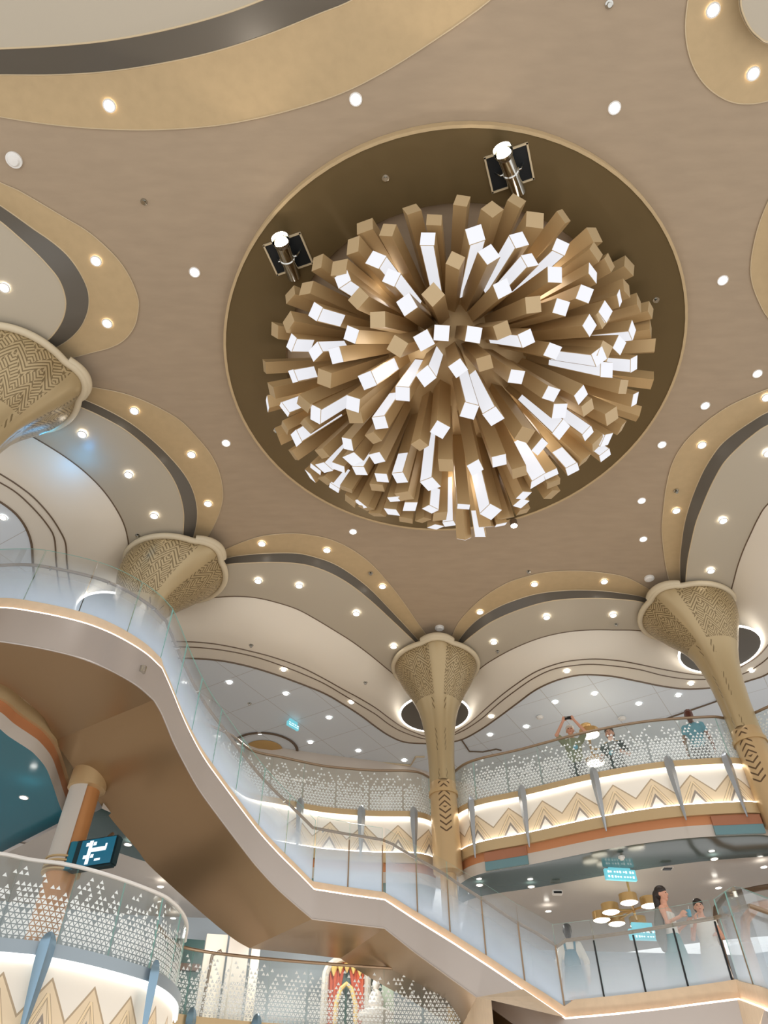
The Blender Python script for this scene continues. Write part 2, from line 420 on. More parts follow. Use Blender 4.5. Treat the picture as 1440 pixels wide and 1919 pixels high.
# cream coves from the grey soffits down to the lower ceiling
T1 = {'E': [(-110,835),(-50,860),(0,888),(32,908),(64,933),(93,965),(112,994),(123,1019),(126,1060),(135,1110),(160,1165),(200,1192),(250,1203)],
 'F': [(250,1203),(290,1202),(330,1202),(365,1203),(399,1206),(434,1212),(469,1220),(504,1229),(538,1240),(573,1254),(608,1272),(642,1291),(677,1310),(705,1327),(729,1345),(754,1362),(781,1374),(800,1380),(830,1380)],
 'G': [(830,1380),(850,1374),(864,1365.6),(884,1352),(912,1327),(940,1303),(968,1282),(1002,1260),(1037,1246),(1072,1238),(1117,1235),(1159,1238),(1194,1244),(1242,1254),(1289,1262),(1324,1265.5),(1360,1262)],
 'H': [(1360,1262),(1385,1252),(1402,1242),(1420,1230),(1440,1208),(1470,1160),(1510,1090),(1560,1020),(1620,960)]}
T2 = {'E': [(-110,850),(-50,876),(0,904),(32,924),(64,954),(89,984),(102,1010),(106,1061),(115,1115),(145,1175),(190,1203),(250,1213)],
 'F': [(250,1213),(330,1212),(382,1214),(434,1221),(486,1233),(538,1251),(573,1265),(608,1281),(642,1301),(677,1322),(705,1339),(729,1357),(754,1371),(793,1384),(830,1386)],
 'G': [(830,1386),(858,1374),(877.5,1364),(905,1345),(933,1320),(968,1293),(1002,1270),(1037,1254),(1072,1247.5),(1117,1245),(1190,1253),(1242,1265.5),(1289,1272.6),(1336,1272.6),(1370,1270)],
 'H': [(1370,1270),(1400,1260),(1420,1248),(1440,1232),(1475,1190),(1520,1120),(1570,1050),(1630,990)]}
T3 = {'E': [(-110,885),(-50,910),(0,940),(29,962),(48,988),(59,1020),(62,1061),(70,1120),(105,1185),(170,1220),(250,1236)],
 'F': [(250,1236),(330,1233),(399,1236),(452,1245),(504,1259.5),(556,1278),(608,1299),(642,1318.5),(677,1341),(705,1362),(729,1378),(757,1390),(793,1393),(830,1393)],
 'G': [(830,1393),(865,1386),(898,1369),(933,1345),(968,1319),(1002,1294),(1037,1277),(1072,1267),(1100,1264),(1147,1267),(1194,1276),(1242,1285.6),(1289,1291),(1343,1288),(1375,1284)],
 'H': [(1375,1284),(1405,1275),(1440,1262),(1490,1225),(1540,1150),(1600,1070)]}
for T_ in (T1, T2, T3): T_['H'].reverse()
for k in 'EFGH':
    n = 60
    a = spline(UL_(BAY[k]['c3'], HB), n); b = spline(UL_(T1[k], Z2), n)
    rows = []
    for s in (0, .12, .25, .4, .6, .8, 1): rows.append([Vector((*(p.xy.lerp(q.xy, s)), Z2+(HB-Z2)*(1-s)**2.0)) for p, q in zip(a, b)])
    band(rows, 'cream', n)
    t2 = spline(UL_(T2[k], Z2-.01), n); t3 = spline(UL_(T3[k], Z2-.02), n)
    band([b, t2], 'cream', n); band([t2, t3], 'cream', n)
    trim(b, .016, 'darktrim'); trim(t2, .016, 'darktrim'); trim(t3, .024, 'darktrim')
    far = [Vector((*(OC.xy+(p-OC).xy*(2.0)), Z2-.02)) for p in t3]
    _tn[0] += 1
    struct(loft(f'ceiling.{_tn[0]:03d}', [t3, far], 'tile', None, n))
# stepped outlines on the tiled ceiling
trim(UL_([(865,1386),(880,1408),(905,1409),(930,1404),(940,1406)], Z2-.03), .022, 'darktrim')
trim(UL_([(1343,1288),(1344,1314),(1301,1329),(1240,1350)], Z2-.03), .022, 'darktrim')
trim(UL_([(600,1425),(660,1424),(770,1434),(780,1418),(796,1418)], Z2-.03), .03, 'goldtrim')
# ceiling medallion: a dropped disc with a round opening
def ring_bm(ri, ro, z0, z1, seg=96, c=OC):
    return lathe_bm([(ri, z0), (ro, z0), (ro, z1), (ri, z1), (ri, z0)], seg, (c.x, c.y, 0), cap=False)
RO, RI = 4.76*S, 3.5*S
struct(obj('ceiling.900', ring_bm(RI, RO-.03, HD, HC-.02), 'medallion'))
struct(obj('trim_900', ring_bm(RO-.03, RO+.012, HD-.012, HC-.005), 'tan'))
prof = [(RI, HD), (RI*.99, HD+.25)]+[(RI*.99*math.cos(t), HD+.25+1.9*math.sin(t)) for t in np.linspace(.1, PI/2, 10)]
struct(obj('ceiling.901', lathe_bm(prof, 64, (OC.x, OC.y, 0), cap=False), 'recess'))
# glowing discs round the columns in the lower ceiling
def ceiling_ring(px, py, r, lab):
    p = U(px, py, Z2-.02)
    t = thing('halo_ceiling_ring', lab, 'light ring', p)
    obj('dark_disc', lathe_bm([(0, -.005), (r*.95, -.005), (r*.95, .0), (0, .0)], 48, p, cap=False), 'charcoal', t)
    obj('glowing_rim', lathe_bm([(r*.955, -.012), (r, -.012), (r, .012), (r*.955, .012), (r*.955, -.012)], 48, p, cap=False), 'led', t)
# ================================================================== CHANDELIER
C0 = Vector((OC.x, OC.y, zz(16.9))); EA, EC, EZ = 3.9*S, 2.6*S, zz(14.3)
def on_dome(px, py):
    """where the sight line meets the domed surface of tube tips (or passes closest to it)"""
    r = ray(px, py); sc_ = Vector((1/EA, 1/EA, 1/EC)); o = Vector((0, 0, CZ))-Vector((OC.x, OC.y, EZ))
    o2 = Vector(a*b for a, b in zip(o, sc_)); d2 = Vector(a*b for a, b in zip(r, sc_))
    A = d2.dot(d2); B = 2*o2.dot(d2); C = o2.dot(o2)-1; q = B*B-4*A*C
    t = (-B-math.sqrt(q))/(2*A) if q > 0 else -B/(2*A)
    return Vector((0, 0, CZ))+r*t
LIT = [(802,448,799,517),(705,487,715,522),(734,520,758,555),(763,571),(643,523,671,546),(592,584,627,594),(659,627),(547,642,569,658),(592,659,636,651),(630,666),(795,638),(828,624),(799,705,809,658),
(891,440,867,504),(917,477),(973,450,926,507),(993,488,936,530),(1051,463,981,523),(942,541),(1040,515),(1111,512),(1096,551),(1052,576),(1161,559),(1135,584,1070,594),(1185,619,1112,623),(1105,610),(987,634,936,605),(888,627),(1036,658),(1161,647),
(1137,693,1048,665),(1188,682,1134,671),(1123,668,1048,647),(1190,748),(1089,740),(1033,738),(968,706),(859,690),(880,770,872,700),(925,780,880,665),(1052,805,995,737),(1102,812,1057,764),(1049,770),(1137,824,1111,815),(1134,853,1076,812),(1012,837),(1073,879,1057,845),(936,863),(891,876),(920,959,904,875),(1009,901,981,828),(1033,888),(982,928),(977,943),(869,949),(901,1003,885,959),(870,1008),(913,987),(939,983),
(769,949),(740,935),(735,959),(807,954,822,923),(817,987),(842,981,839,898),(807,907,806,808),(825,805),(750,895,739,860),(675,882,697,834),(755,738,772,677),(713,792,739,745),(689,713,719,673),(592,776,672,717),(662,757),(550,705,583,713),(534,767,579,764),(556,821,633,789),(652,832),(662,860),(608,876,643,840),(592,879),(635,876),(707,858),(716,895),(627,914,652,885),(676,944),(582,892),(502,757)]
DIM = [(684,424),(727,431),(772,392),(814,412),(662,460),(595,492),(574,540),(544,552),(541,603),(672,559),(708,599),(812,552),(854,488),(636,501),(515,619),(866,376),(923,392),(969,376),(1003,412),(1057,405),(1115,440),(1118,472),(1143,492),(1180,498),(1175,540),(1198,568),(1220,581),(1131,594),(1220,616),(1228,648),(1134,658),(942,619),(1000,571),(1223,713),(1169,725),(1198,776),(1166,802),(1147,780),(1102,764),(909,681),(984,815),(1096,863),(974,885),(1038,907),(1035,927),(981,959),(949,971),(1121,831),(787,834),(836,872),(745,649),(608,709),(665,780),(576,799),(534,802),(521,818),(550,853),(496,687),(509,732),(604,850),(707,914),(649,917),(700,821),(611,901),(656,939),(687,952),(707,965),(761,975),(758,930),(569,757),(825,968),(793,975)]
ch = thing('burst_chandelier', 'huge burst chandelier of square brass tubes with lit white faces under round ceiling disc', 'chandelier', (OC.x, OC.y, HC))
prof = [(EA*.50*math.sin(t_), EZ+.35-EC*.55*math.cos(t_)) for t_ in np.linspace(0, PI*.5, 14)]+[(EA*.5, zz(15.6)), (0, zz(15.8))]
obj('hub', lathe_bm(prof, 48, (OC.x, OC.y, 0), cap=False), 'brass', ch)
def square_tube(tip, w, start, spin, skew):
    """frame and outline of one square tube; returns axis, side vectors and its two end sections"""
    q_ = min(1, ((tip.xy-OC.xy).length/EA))**2; C = C0.lerp(Vector((OC.x, OC.y, zz(15.1))), q_)
    d = (tip-C); L = d.length; d.normalize()
    x = d.cross(Vector((0, 0, 1)));
    if x.length < .05: x = Vector((1, 0, 0))
    x.normalize(); y = d.cross(x)
    x, y = x*math.cos(spin)+y*math.sin(spin), y*math.cos(spin)-x*math.sin(spin)
    h = w/2; k = 1-.30*(1-start)          # tubes narrow a little towards the hub
    base = C+d*(L*start)
    end = [tip+x*(sx*h)+y*(sy*h)+d*(skew*(sx+sy)*h) for sx, sy in ((-1,-1),(1,-1),(1,1),(-1,1))]
    beg = [base+(x*sx+y*sy)*(h*k) for sx, sy in ((-1,-1),(1,-1),(1,1),(-1,1))]
    return d, x, y, beg, end
EYE = Vector((0, 0, CZ))
def tube_part(tip, w, start, spin, skew, lit=None, cap=True):
    d, x, y, beg, end = square_tube(tip, w, start, spin, skew)
    bm = bmesh.new()
    b = [bm.verts.new(p) for p in beg]; e = [bm.verts.new(p) for p in end]
    for i in range(4): bm.faces.new((b[i], b[(i+1) % 4], e[(i+1) % 4], e[i]))
    bm.faces.new(b[::-1]); f = bm.faces.new(e); f.material_index = 1
    o = obj('brass_tube', bm, ['brass', 'brasscap'], ch, smooth=False)
    if lit is not None:
        bm = bmesh.new(); off = .006
        if cap:
            q = [bm.verts.new(tip+(p-tip)*.98+d*off) for p in end]; bm.faces.new(q)
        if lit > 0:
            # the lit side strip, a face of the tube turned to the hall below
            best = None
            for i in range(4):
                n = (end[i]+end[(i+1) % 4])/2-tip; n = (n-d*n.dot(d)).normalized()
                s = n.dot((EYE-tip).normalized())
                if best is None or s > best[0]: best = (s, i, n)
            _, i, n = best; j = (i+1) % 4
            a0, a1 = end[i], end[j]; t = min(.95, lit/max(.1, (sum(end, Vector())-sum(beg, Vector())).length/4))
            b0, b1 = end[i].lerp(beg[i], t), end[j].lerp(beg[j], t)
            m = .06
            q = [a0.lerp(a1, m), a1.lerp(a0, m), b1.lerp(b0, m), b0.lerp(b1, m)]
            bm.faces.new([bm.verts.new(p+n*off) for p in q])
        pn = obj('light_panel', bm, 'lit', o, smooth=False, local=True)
        bpy.context.view_layer.update()
rg = random.Random(3)
for q in LIT:
    tip = on_dome(q[0], q[1]); L = (tip-C0).length
    ln = 0
    if len(q) == 4:
        # length of the lit side: measured along the tube towards the hub
        f = math.hypot(q[2]-q[0], q[3]-q[1]); best = 1e9
        for s in np.linspace(.1, 3.2, 60):
            p = tip+(C0-tip).normalized()*s; r = p-EYE
            zc = r.y*math.cos(TILT)+r.z*math.sin(TILT); uc = -r.y*math.sin(TILT)+r.z*math.cos(TILT)
            e = math.hypot(720+FPX*r.x/zc-q[0], 959.5-FPX*uc/zc-q[1])
            if abs(e-f) < best: best = abs(e-f); ln = float(s)
    big = 1.25 if q[:2] in ((920,959),(807,907),(1009,901),(1012,837),(592,776),(1052,805)) else 1
    tube_part(tip, .205*big*rg.uniform(.9, 1.08), rg.uniform(.3, .42), rg.uniform(-.8, .8), rg.uniform(-.25, .25), lit=ln)
for q in DIM:
    tip = on_dome(q[0], q[1])
    tube_part(tip, .215*rg.uniform(.85, 1.1), rg.uniform(.3, .42), rg.uniform(-.8, .8), rg.uniform(-.2, .2))
# shorter tubes filling the heart of the burst: one part
bm = bmesh.new()
for i in range(34):
    a = rg.uniform(0, 2*PI); t = math.acos(rg.uniform(.25, 1)); k = rg.uniform(.42, .62)
    tip = C0+(Vector((OC.x, OC.y, EZ))+Vector((EA*math.sin(t)*math.cos(a), EA*math.sin(t)*math.sin(a), -EC*math.cos(t)))-C0)*k
    d, x, y, beg, end = square_tube(tip, .22, .25, rg.uniform(-.8, .8), 0)
    b = [bm.verts.new(p) for p in beg]; e = [bm.verts.new(p) for p in end]
    for i in range(4): bm.faces.new((b[i], b[(i+1) % 4], e[(i+1) % 4], e[i]))
    bm.faces.new(b[::-1]); bm.faces.new(e)
tag(obj('inner_tubes', bm, 'brass', ch, smooth=False), kind='stuff')
for a in range(9):
    k_ = (2.15, zz(13.9)) if a < 6 else (1.2, zz(12.75)); c = Vector((OC.x+k_[0]*math.cos(a*PI/3+a//6*.5), OC.y+k_[0]*math.sin(a*PI/3*(1+a//6)), k_[1]))
    l = bpy.data.lights.new('burst_glow', 'POINT'); l.energy = 11; l.color = (1, .96, .9); l.shadow_soft_size = .3
    lo = bpy.data.objects.new('burst_glow', l); COL.objects.link(lo); lo.location = c
# ------------------------------------------------------------------ the two can spotlights in the disc
def can_spot(px, py, ang, aim, lab):
    p = U(px, py, HD-.01)
    t = thing('can_spotlight', lab, 'spotlight', p, 'chrome can spotlights in the ceiling disc')
    R = Matrix.Rotation(ang, 3, 'Z')
    obj('dark_hole_plate', box_bm(p+Vector((0, 0, -.004)), (.56, .46, .012), R), 'black', t, smooth=False)  # flat black plate painted in for the shade inside the hole
    fr = bmesh.new()
    for dx, dy, sx, sy in ((0, .24, .60, .025), (0, -.24, .60, .025), (.29, 0, .025, .5), (-.29, 0, .025, .5)):
        box_bm(p+R @ Vector((dx, dy, -.012)), (sx, sy, .03), R, fr)
    obj('square_frame', fr, 'goldtrim', t, smooth=False)
    ax = Vector(aim).normalized()      # the can leans out of its hole
    a = p+Vector((0, 0, -.16))-ax*.40; b = p+Vector((0, 0, -.16))+ax*.34
    obj('can', tube_bm([a-ax*.05, a, a+ax*.01, a.lerp(b, .5), a.lerp(b, .52), a.lerp(b, .56), a.lerp(b, .58), b], [.06, .095, .105, .105, .118, .118, .105, .105], 24), 'chrome', t)
    obj('flared_hood', tube_bm([b-ax*.06, b, b+ax*.07], [.10, .125, .135], 24, cap=False), 'chrome', t)
    obj('lens', tube_bm([b+ax*.0, b+ax*.03], [.098, .09], 24), 'spotlens', t)
    obj('yoke', tube_bm([p+R @ Vector((-.2, 0, 0)), p+R @ Vector((-.14, 0, -.16)), p+R @ Vector((.14, 0, -.16)), p+R @ Vector((.2, 0, 0))], .014, 8), 'chrome', t)
    l = bpy.data.lights.new('spot_lamp', 'SPOT'); l.energy = 60; l.spot_size = 1.6; l.color = (1, .86, .7); l.shadow_soft_size = .08
    lo = bpy.data.objects.new('spot_lamp', l); COL.objects.link(lo); lo.location = b+ax*.06
    lo.rotation_euler = ax.to_track_quat('-Z', 'Y').to_euler()
can_spot(541, 476, -.33, (-.12, -.85, -.40), 'chrome can spotlight with lit lens at the disc edge, lower of the two')
can_spot(955, 315, -.33, (-.40, -.78, -.40), 'chrome can spotlight with lit lens at the disc edge, upper of the two')
# ================================================================== DOWNLIGHTS
def bay_name(x, y):
    return None
dl_proto = None; _dl = {}
def downlight(px, py, z, where, r=.085):
    global dl_proto
    p = U(px, py, z)
    i = _dl.get(where, 0); _dl[where] = i+1
    lab = f'{ORD[i]} downlight in {where}'
    if dl_proto is None:
        t = thing('ceiling_downlight', lab, 'downlight', (0, 0, 0), 'recessed ceiling downlights')
        a = obj('trim_ring', lathe_bm([(.085, .0), (.085, -.012), (.108, -.014), (.112, .0)], 24, cap=False), 'white', t, local=True)
        b = obj('lens', lathe_bm([(0, -.008), (.06, -.008), (.085, -.004)], 24, cap=False), 'lens', t, local=True)
        dl_proto = t; dl_proto['kids'] = 1
    else:
        t = dl_proto.copy(); COL.objects.link(t); t['label'] = lab
        for c in dl_proto.children:
            k = c.copy(); COL.objects.link(k); k.parent = t
    t.location = p-Vector((0, 0, .004)); s = r/.085; t.scale = (s, s, s)
    return t
HT, HTN = HC, HC-.03
DL = [
 ('the mauve ceiling around the chandelier disc', HT, [(667,186),(1152,202),(1420,700),(1355,525),(1322,760),(1241,833),(1203,938),(1206,1010),(662,996),(424,830),(365,510)]),
 ('the wide tan arc by the great grey dome', HTN, [(205,198)]),
 ('the tan lobe at the top corner', HTN, [(1337,19),(1412,138)]),
 ('the tan loop above the pierced half capital', HTN, [(180,489),(201,606)]),
 ('the tan band beside the blue-tinted soffit', HTN, [(252,770),(359,852),(390,944)]),
 ('the tan arch between glass stair and middle column', HTN, [(491,1019),(613,1031),(717,1099)]),
 ('the tan arch between middle column and leaning column', HTN, [(900,1147),(1002,1095),(1133,1090)]),
 ('the tan band rising from the leaning column', HTN, [(1268,957),(1316,834),(1437,745)]),
 ('the grey panel above the pierced half capital', HG-.02, [(8,539)]),
 ('the blue-tinted grey soffit', HG-.06, [(154,814),(241,890),(289,967)]),
 ('the grey soffit between glass stair and middle column', HG-.06, [(484,1089),(561,1098),(668,1150),(738,1212)]),
 ('the dark grey soffit between middle and leaning column', HG-.06, [(926,1204),(1025,1157),(1150,1153)]),
 ('the grey soffit rising from the leaning column', HG-.06, [(1333,1070),(1356,976),(1440,850)]),
 ('the cream border between glass stair and middle column', Z2-.03, [(532,1255),(659,1316)]),
 ('the cream border between middle and leaning column', Z2-.03, [(921,1343),(1063,1258),(1296,1281),(1410,1257)]),
 ('the white tiled ceiling between glass stair and middle column', Z2-.03, [(430,1279),(536,1300),(617,1345),(487,1374),(582,1391),(672,1407),(758,1425)]),
 ('the white tiled ceiling over the people at the upper rail', Z2-.03, [(987,1362),(919,1377),(1041,1316),(1115,1300),(1198,1319),(1272,1303)]),
 ('the white ceiling behind the stair top glass', Z2-.03, [(6,970)]),
 ('the lower ceiling under the bronze stair', ZLC-.01, [(240,1582),(301,1661),(325,1720)]),
 ('the teal soffit beside the bronze stair', ZLC-.01, [(45,1494)]),
 ('the lower ceiling with the exit sign', ZLC-.01, [(899,1658),(996,1661),(1028,1707),(1339,1609),(1347,1663),(1432,1624)]),
]
for where, z, pts in DL:
    for px, py in pts: downlight(px, py, z, where, .066 if z > Z2+.3 else .058)
# detectors, sprinklers
def detector(px, py, z, lab, r=.11):
    p = U(px, py, z)
    t = thing('smoke_detector', lab, 'detector', p, 'white ceiling detectors')
    obj('base', lathe_bm([(0, -.03), (r, -.03), (r, 0), (0, 0)], 24, p, cap=False), 'white', t)
    obj('sensor_cap', lathe_bm([(0, -.065), (r*.6, -.06), (r*.8, -.03), (0, -.03)], 24, p, cap=False), 'white', t)
detector(27, 299, HC, 'white round detector on the mauve ceiling above the tan loop')
detector(824, 1176, HC, 'white round detector where two tan arches meet over the middle column')
detector(1217, 1083, HC, 'white round detector where tan arches meet over the leaning column')
detector(1012, 1343, Z2-.03, 'small white dome camera on tiled ceiling near the photographing person', .09)
detector(1166, 1345, Z2-.03, 'white detector on tiled ceiling above the person in dark shirt', .1)
detector(1165+0, 1605, ZLC, 'pale detector on the dark soffit by the exit sign', .06)
SPR = [(270,378,HC,'small bare sprinkler head on mauve ceiling near the tan loop'),(723,334,HD,'small sprinkler head on bronze disc between the two can spotlights'),(1230,562,HD,'small sprinkler head on bronze disc beside the widest tubes'),(1142,8,HC,'small ring sprinkler on mauve ceiling near the top corner lobe'),
 (695,1074,HC-.03,'tiny sprinkler in tan arch beside the middle column'),(1268,920,HC-.03,'tiny sprinkler in tan band above the leaning column'),(991,1071,HC,'tiny sprinkler at the crest of the tan arch'),(518,806,HD,'small sprinkler head on bronze disc at its lower edge'),
 (78,806,HG-.05,'sprinkler on blue-tinted soffit under the pierced half capital'),(258,1003,HG-.05,'pale sprinkler on soffit beside the stair capital'),(933,1220,HG-.05,'pale sprinkler on dark soffit by the middle column'),(1155,1170,HG-.05,'pale sprinkler on dark soffit by the leaning column'),
 (471,1209,zz(13.4),'dark sprinkler on the cream cove between stair and middle column'),(685,1279,zz(13.4),'dark sprinkler on the cream cove near the middle column'),(468,1318,Z2-.03,'dark sprinkler on tiled ceiling near the lit sign')]
for px, py, z, lab in SPR:
    p = U(px, py, z)
    t = thing('ceiling_sprinkler', lab, 'sprinkler', p)
    obj('escutcheon', lathe_bm([(.02, -.012), (.05, -.008), (.052, 0), (.02, 0)], 16, p, cap=False), 'chrome', t)
    obj('sprinkler_head', lathe_bm([(0, -.05), (.028, -.05), (.03, -.045), (.01, -.04), (.012, 0)], 12, p, cap=False), 'chrome', t)
p = U(962, 975, HD); t = thing('hanging_spot', 'small dark spotlight hanging by the lowest chandelier tubes', 'spotlight', p)
obj('body', lathe_bm([(.04, -.16), (.075, -.16), (.075, -.02), (.03, 0)], 16, p), 'darktrim', t)
obj('lens', lathe_bm([(0, -.17), (.06, -.168), (.066, -.16)], 16, p, cap=False), 'lens', t)
# ================================================================== COLUMNS
TOPZ = zz(14.40)
def capital_profile(v):
    """radius at v metres under the rim"""
    P = [(0, 1.26), (.12, 1.255), (.3, 1.21), (.6, 1.08), (.9, .91), (1.2, .75), (1.6, .58), (2.0, .48), (2.5, .41), (3.1, .365), (4.3, .34)]
    V = v/S
    for (a, ra), (b, rb) in zip(P, P[1:]):
        if V <= b: t = (V-a)/(b-a); return S*(ra+(rb-ra)*t)
    return S*.34
def column(x, y, lab, lean=(0, 0), low=0.0, scale=1.0, shaft_m='orange'):
    t = thing('trumpet_column', lab, 'column', (x, y, low)); t['kind'] = 'thing'
    face = math.atan2(OC.y-y, OC.x-x)
    def surf(v, ph, out=0.0):
        k = max(0, 1-v/(1.2))
        dphi = (ph+PI) % (2*PI)-PI
        q = abs(dphi)
        ridge = max(0, math.cos(min(q/.36, 1)*PI/2))
        r = capital_profile(v)*scale+ridge*(.05+.10*k*k)+out
        cx, cy = lean[0]*k**1.5, lean[1]*k**1.5
        a = face+ph
        return Vector((x+cx+r*math.cos(a), y+cy+r*math.sin(a), TOPZ-v))
    n = 96
    vs = [0, .06, .12, .2, .3, .4, .5, .62, .75, .9, 1.05, 1.25, 1.5, 1.8, 2.1, 2.5, 3.0, 3.09]
    phs = [-PI+2*PI*j/n for j in range(n+1)]
    R = [[surf(v, p) for p in phs] for v in vs]
    obj('capital', loft_bm(R, lambda i, j: (phs[j], vs[i])), 'lattice', t, norm=False)
    # thick rim lip, raised over the ridge
    rim = [surf(.05, p, .035) for p in phs]
    obj('rim', tube_bm(rim, .065, 10), 'liprim', t)
    bump = [surf(.0, p, .05)+Vector((0, 0, .0)) for p in np.linspace(-.34, .34, 14)]
    obj('ridge_lip', tube_bm(bump, .08, 10), 'liprim', t)
    # chevron collar in front of the shaft
    z1 = TOPZ-3.05; z0 = z1-1.9
    cr = .33*S*scale
    rows = []; zs = [z1, z1-.04, z1-.1, z0+.1, z0+.04, z0]; rr = [cr, cr+.02, cr+.02, cr+.03, cr+.03, cr*.6]
    for z, r in zip(zs, rr): rows.append([Vector((x+r*math.cos(face+p), y+r*math.sin(face+p), z)) for p in phs])
    obj('collar', loft_bm(rows, lambda i, j: (phs[j]*cr, zs[0]-zs[i])), 'collar', t, norm=False)
    obj('collar_ring', lathe_bm([(cr+.01, z1-.3), (cr+.05, z1-.3), (cr+.05, z1-.22), (cr+.01, z1-.22)], 48, (x, y, 0), cap=False), 'brass', t)
    sh = [(.165, low), (.165, z0+.1)]
    obj('shaft', lathe_bm(sh, 24, (x, y, 0)), 'gold', t)
    return t
ceiling_ring(815, 1338, 1.14*S, 'glowing white ceiling ring round the middle column')
ceiling_ring(1350, 1218, 1.16*S, 'glowing white ceiling ring behind the leaning column')
ceiling_ring(215, 1155, 1.05*S, 'glowing white ceiling ring seen through the stair glass')
C2 = (-6.1*S, 14.35*S); C3 = (1.60*S, 18.95*S); C4 = (8.86*S, 16.12*S); C1 = (-7.75*S, 8.5*S)
column(C3[0], C3[1], 'gold trumpet column with pierced capital at the middle of the upper balcony')
column(C4[0], C4[1], 'leaning-looking gold trumpet column beside the person in the blue top', (-.2, .15))
COL2 = column(C2[0], C2[1], 'trumpet column whose pierced capital shows behind the stair glass', (.45, .1), scale=1.02)
column(C1[0], C1[1], 'trumpet column with the largest pierced capital, half outside the view', (0, 0), scale=1.0)
# ================================================================== BALCONIES
def hnorm(P, i):
    d = (P[min(i+1, len(P)-1)]-P[max(i-1, 0)]); n = Vector((d.y, -d.x, 0)).normalized()
    to = Vector((OC.x, OC.y, 0))-Vector((P[i].x, P[i].y, 0))
    return n if n.dot(to) > 0 else -n
def offset(P, d, dz=0.0):
    N = [hnorm(P, i) for i in range(len(P))]
    if len(N) > 2:      # one consistent side
        for i in range(1, len(N)):
            if N[i].dot(N[i-1]) < 0: N[i] = -N[i]
    return [p+n*d+Vector((0, 0, dz)) for p, n in zip(P, N)]
def at_z(P, z): return [Vector((p.x, p.y, z)) for p in P]
def arc(P):
    L = [0]
    for a, b in zip(P, P[1:]): L.append(L[-1]+(b-a).length)
    return L
LV = dict(top=ZU, led=zz(9.75), low=zz(8.82), lip=zz(8.57), cop=zz(8.37), gry=zz(8.12))
def balcony(P, lab, lv, lit=True, ledge_m='ledge', inward=1.3, soff='darkglass', phase=0.0, pitch=.72):
    t = thing('balcony_front', lab, 'balcony front', at_z(P, lv['lip'])[len(P)//2])
    A = arc(P); n = len(P)
    def boxrows(o0, o1, z0, z1): return [at_z(offset(P, o0), z1), at_z(offset(P, o1), z1), at_z(offset(P, o1), z0), at_z(offset(P, o0), z0)]
    obj('ledge', loft_bm(boxrows(-.12, .07, lv['led'], lv['top'])), ledge_m, t)
    if lit: obj('led_strip', tube_bm(at_z(offset(P, .035), lv['led']-.012), .016, 6), 'led', t)
    rows = [at_z(offset(P, 0), lv['led']), at_z(offset(P, 0), lv['low'])]
    obj('inlaid_panel', loft_bm(rows, lambda i, j: (A[j]/pitch+phase, 1-i)), 'inlay', t, norm=False)
    if lit: obj('led_strip', tube_bm(at_z(offset(P, .05), lv['low']+.012), .016, 6), 'led', t)
    obj('lip', loft_bm(boxrows(-.05, .08, lv['lip'], lv['low'])), 'ledge', t)
    obj('copper_band', loft_bm([at_z(offset(P, .02), lv['lip']), at_z(offset(P, .02), lv['cop'])]), 'copper', t)
    obj('grey_band', loft_bm([at_z(offset(P, .02), lv['cop']), at_z(offset(P, .0), lv['gry'])]), 'greyband', t)
    rad = lambda p, d, z: Vector((*(p.xy+(p.xy-OC.xy).normalized()*d), z))
    obj('soffit_band', loft_bm([at_z(offset(P, .0), lv['gry']), [rad(p, .10, lv['gry']-.01) for p in P], [rad(p, inward, lv['gry']+.01) for p in P]]), soff, t)
    return t
def frit_tris(bm, at, L, h, rng, mi, a=.070):
    lay = bm.loops.layers.uv.verify(); hr = a*.866; rows = int(h/hr)
    for r in range(rows):
        f = 1-(r+.5)/rows
        for c in range(-1, int(L/a)+2):
            for up in (1, 0):
                cx = c*a+(a/2 if (r % 2) == 0 else 0)+(0 if up else a/2); cz = r*hr+hr*(.36 if up else .64)
                if up: s = a*.5*(.82 if rng.random() < min(1, .07+f*2.0) else 0)
                else: s = a*.5*(.60 if rng.random() < (f-.30)*2.6 else 0)
                if s <= 0 or cx-s < -.012 or cx+s > L+.012: continue
                k = 1 if up else -1
                pts = [(cx-s, cz-k*s*.6), (cx+s, cz-k*s*.6), (cx, cz+k*s*1.05)]
                if max(p[1] for p in pts) > h-.02 or min(p[1] for p in pts) < .005: continue
                fc = bm.faces.new([bm.verts.new(at(*p)) for p in pts]); fc.material_index = mi
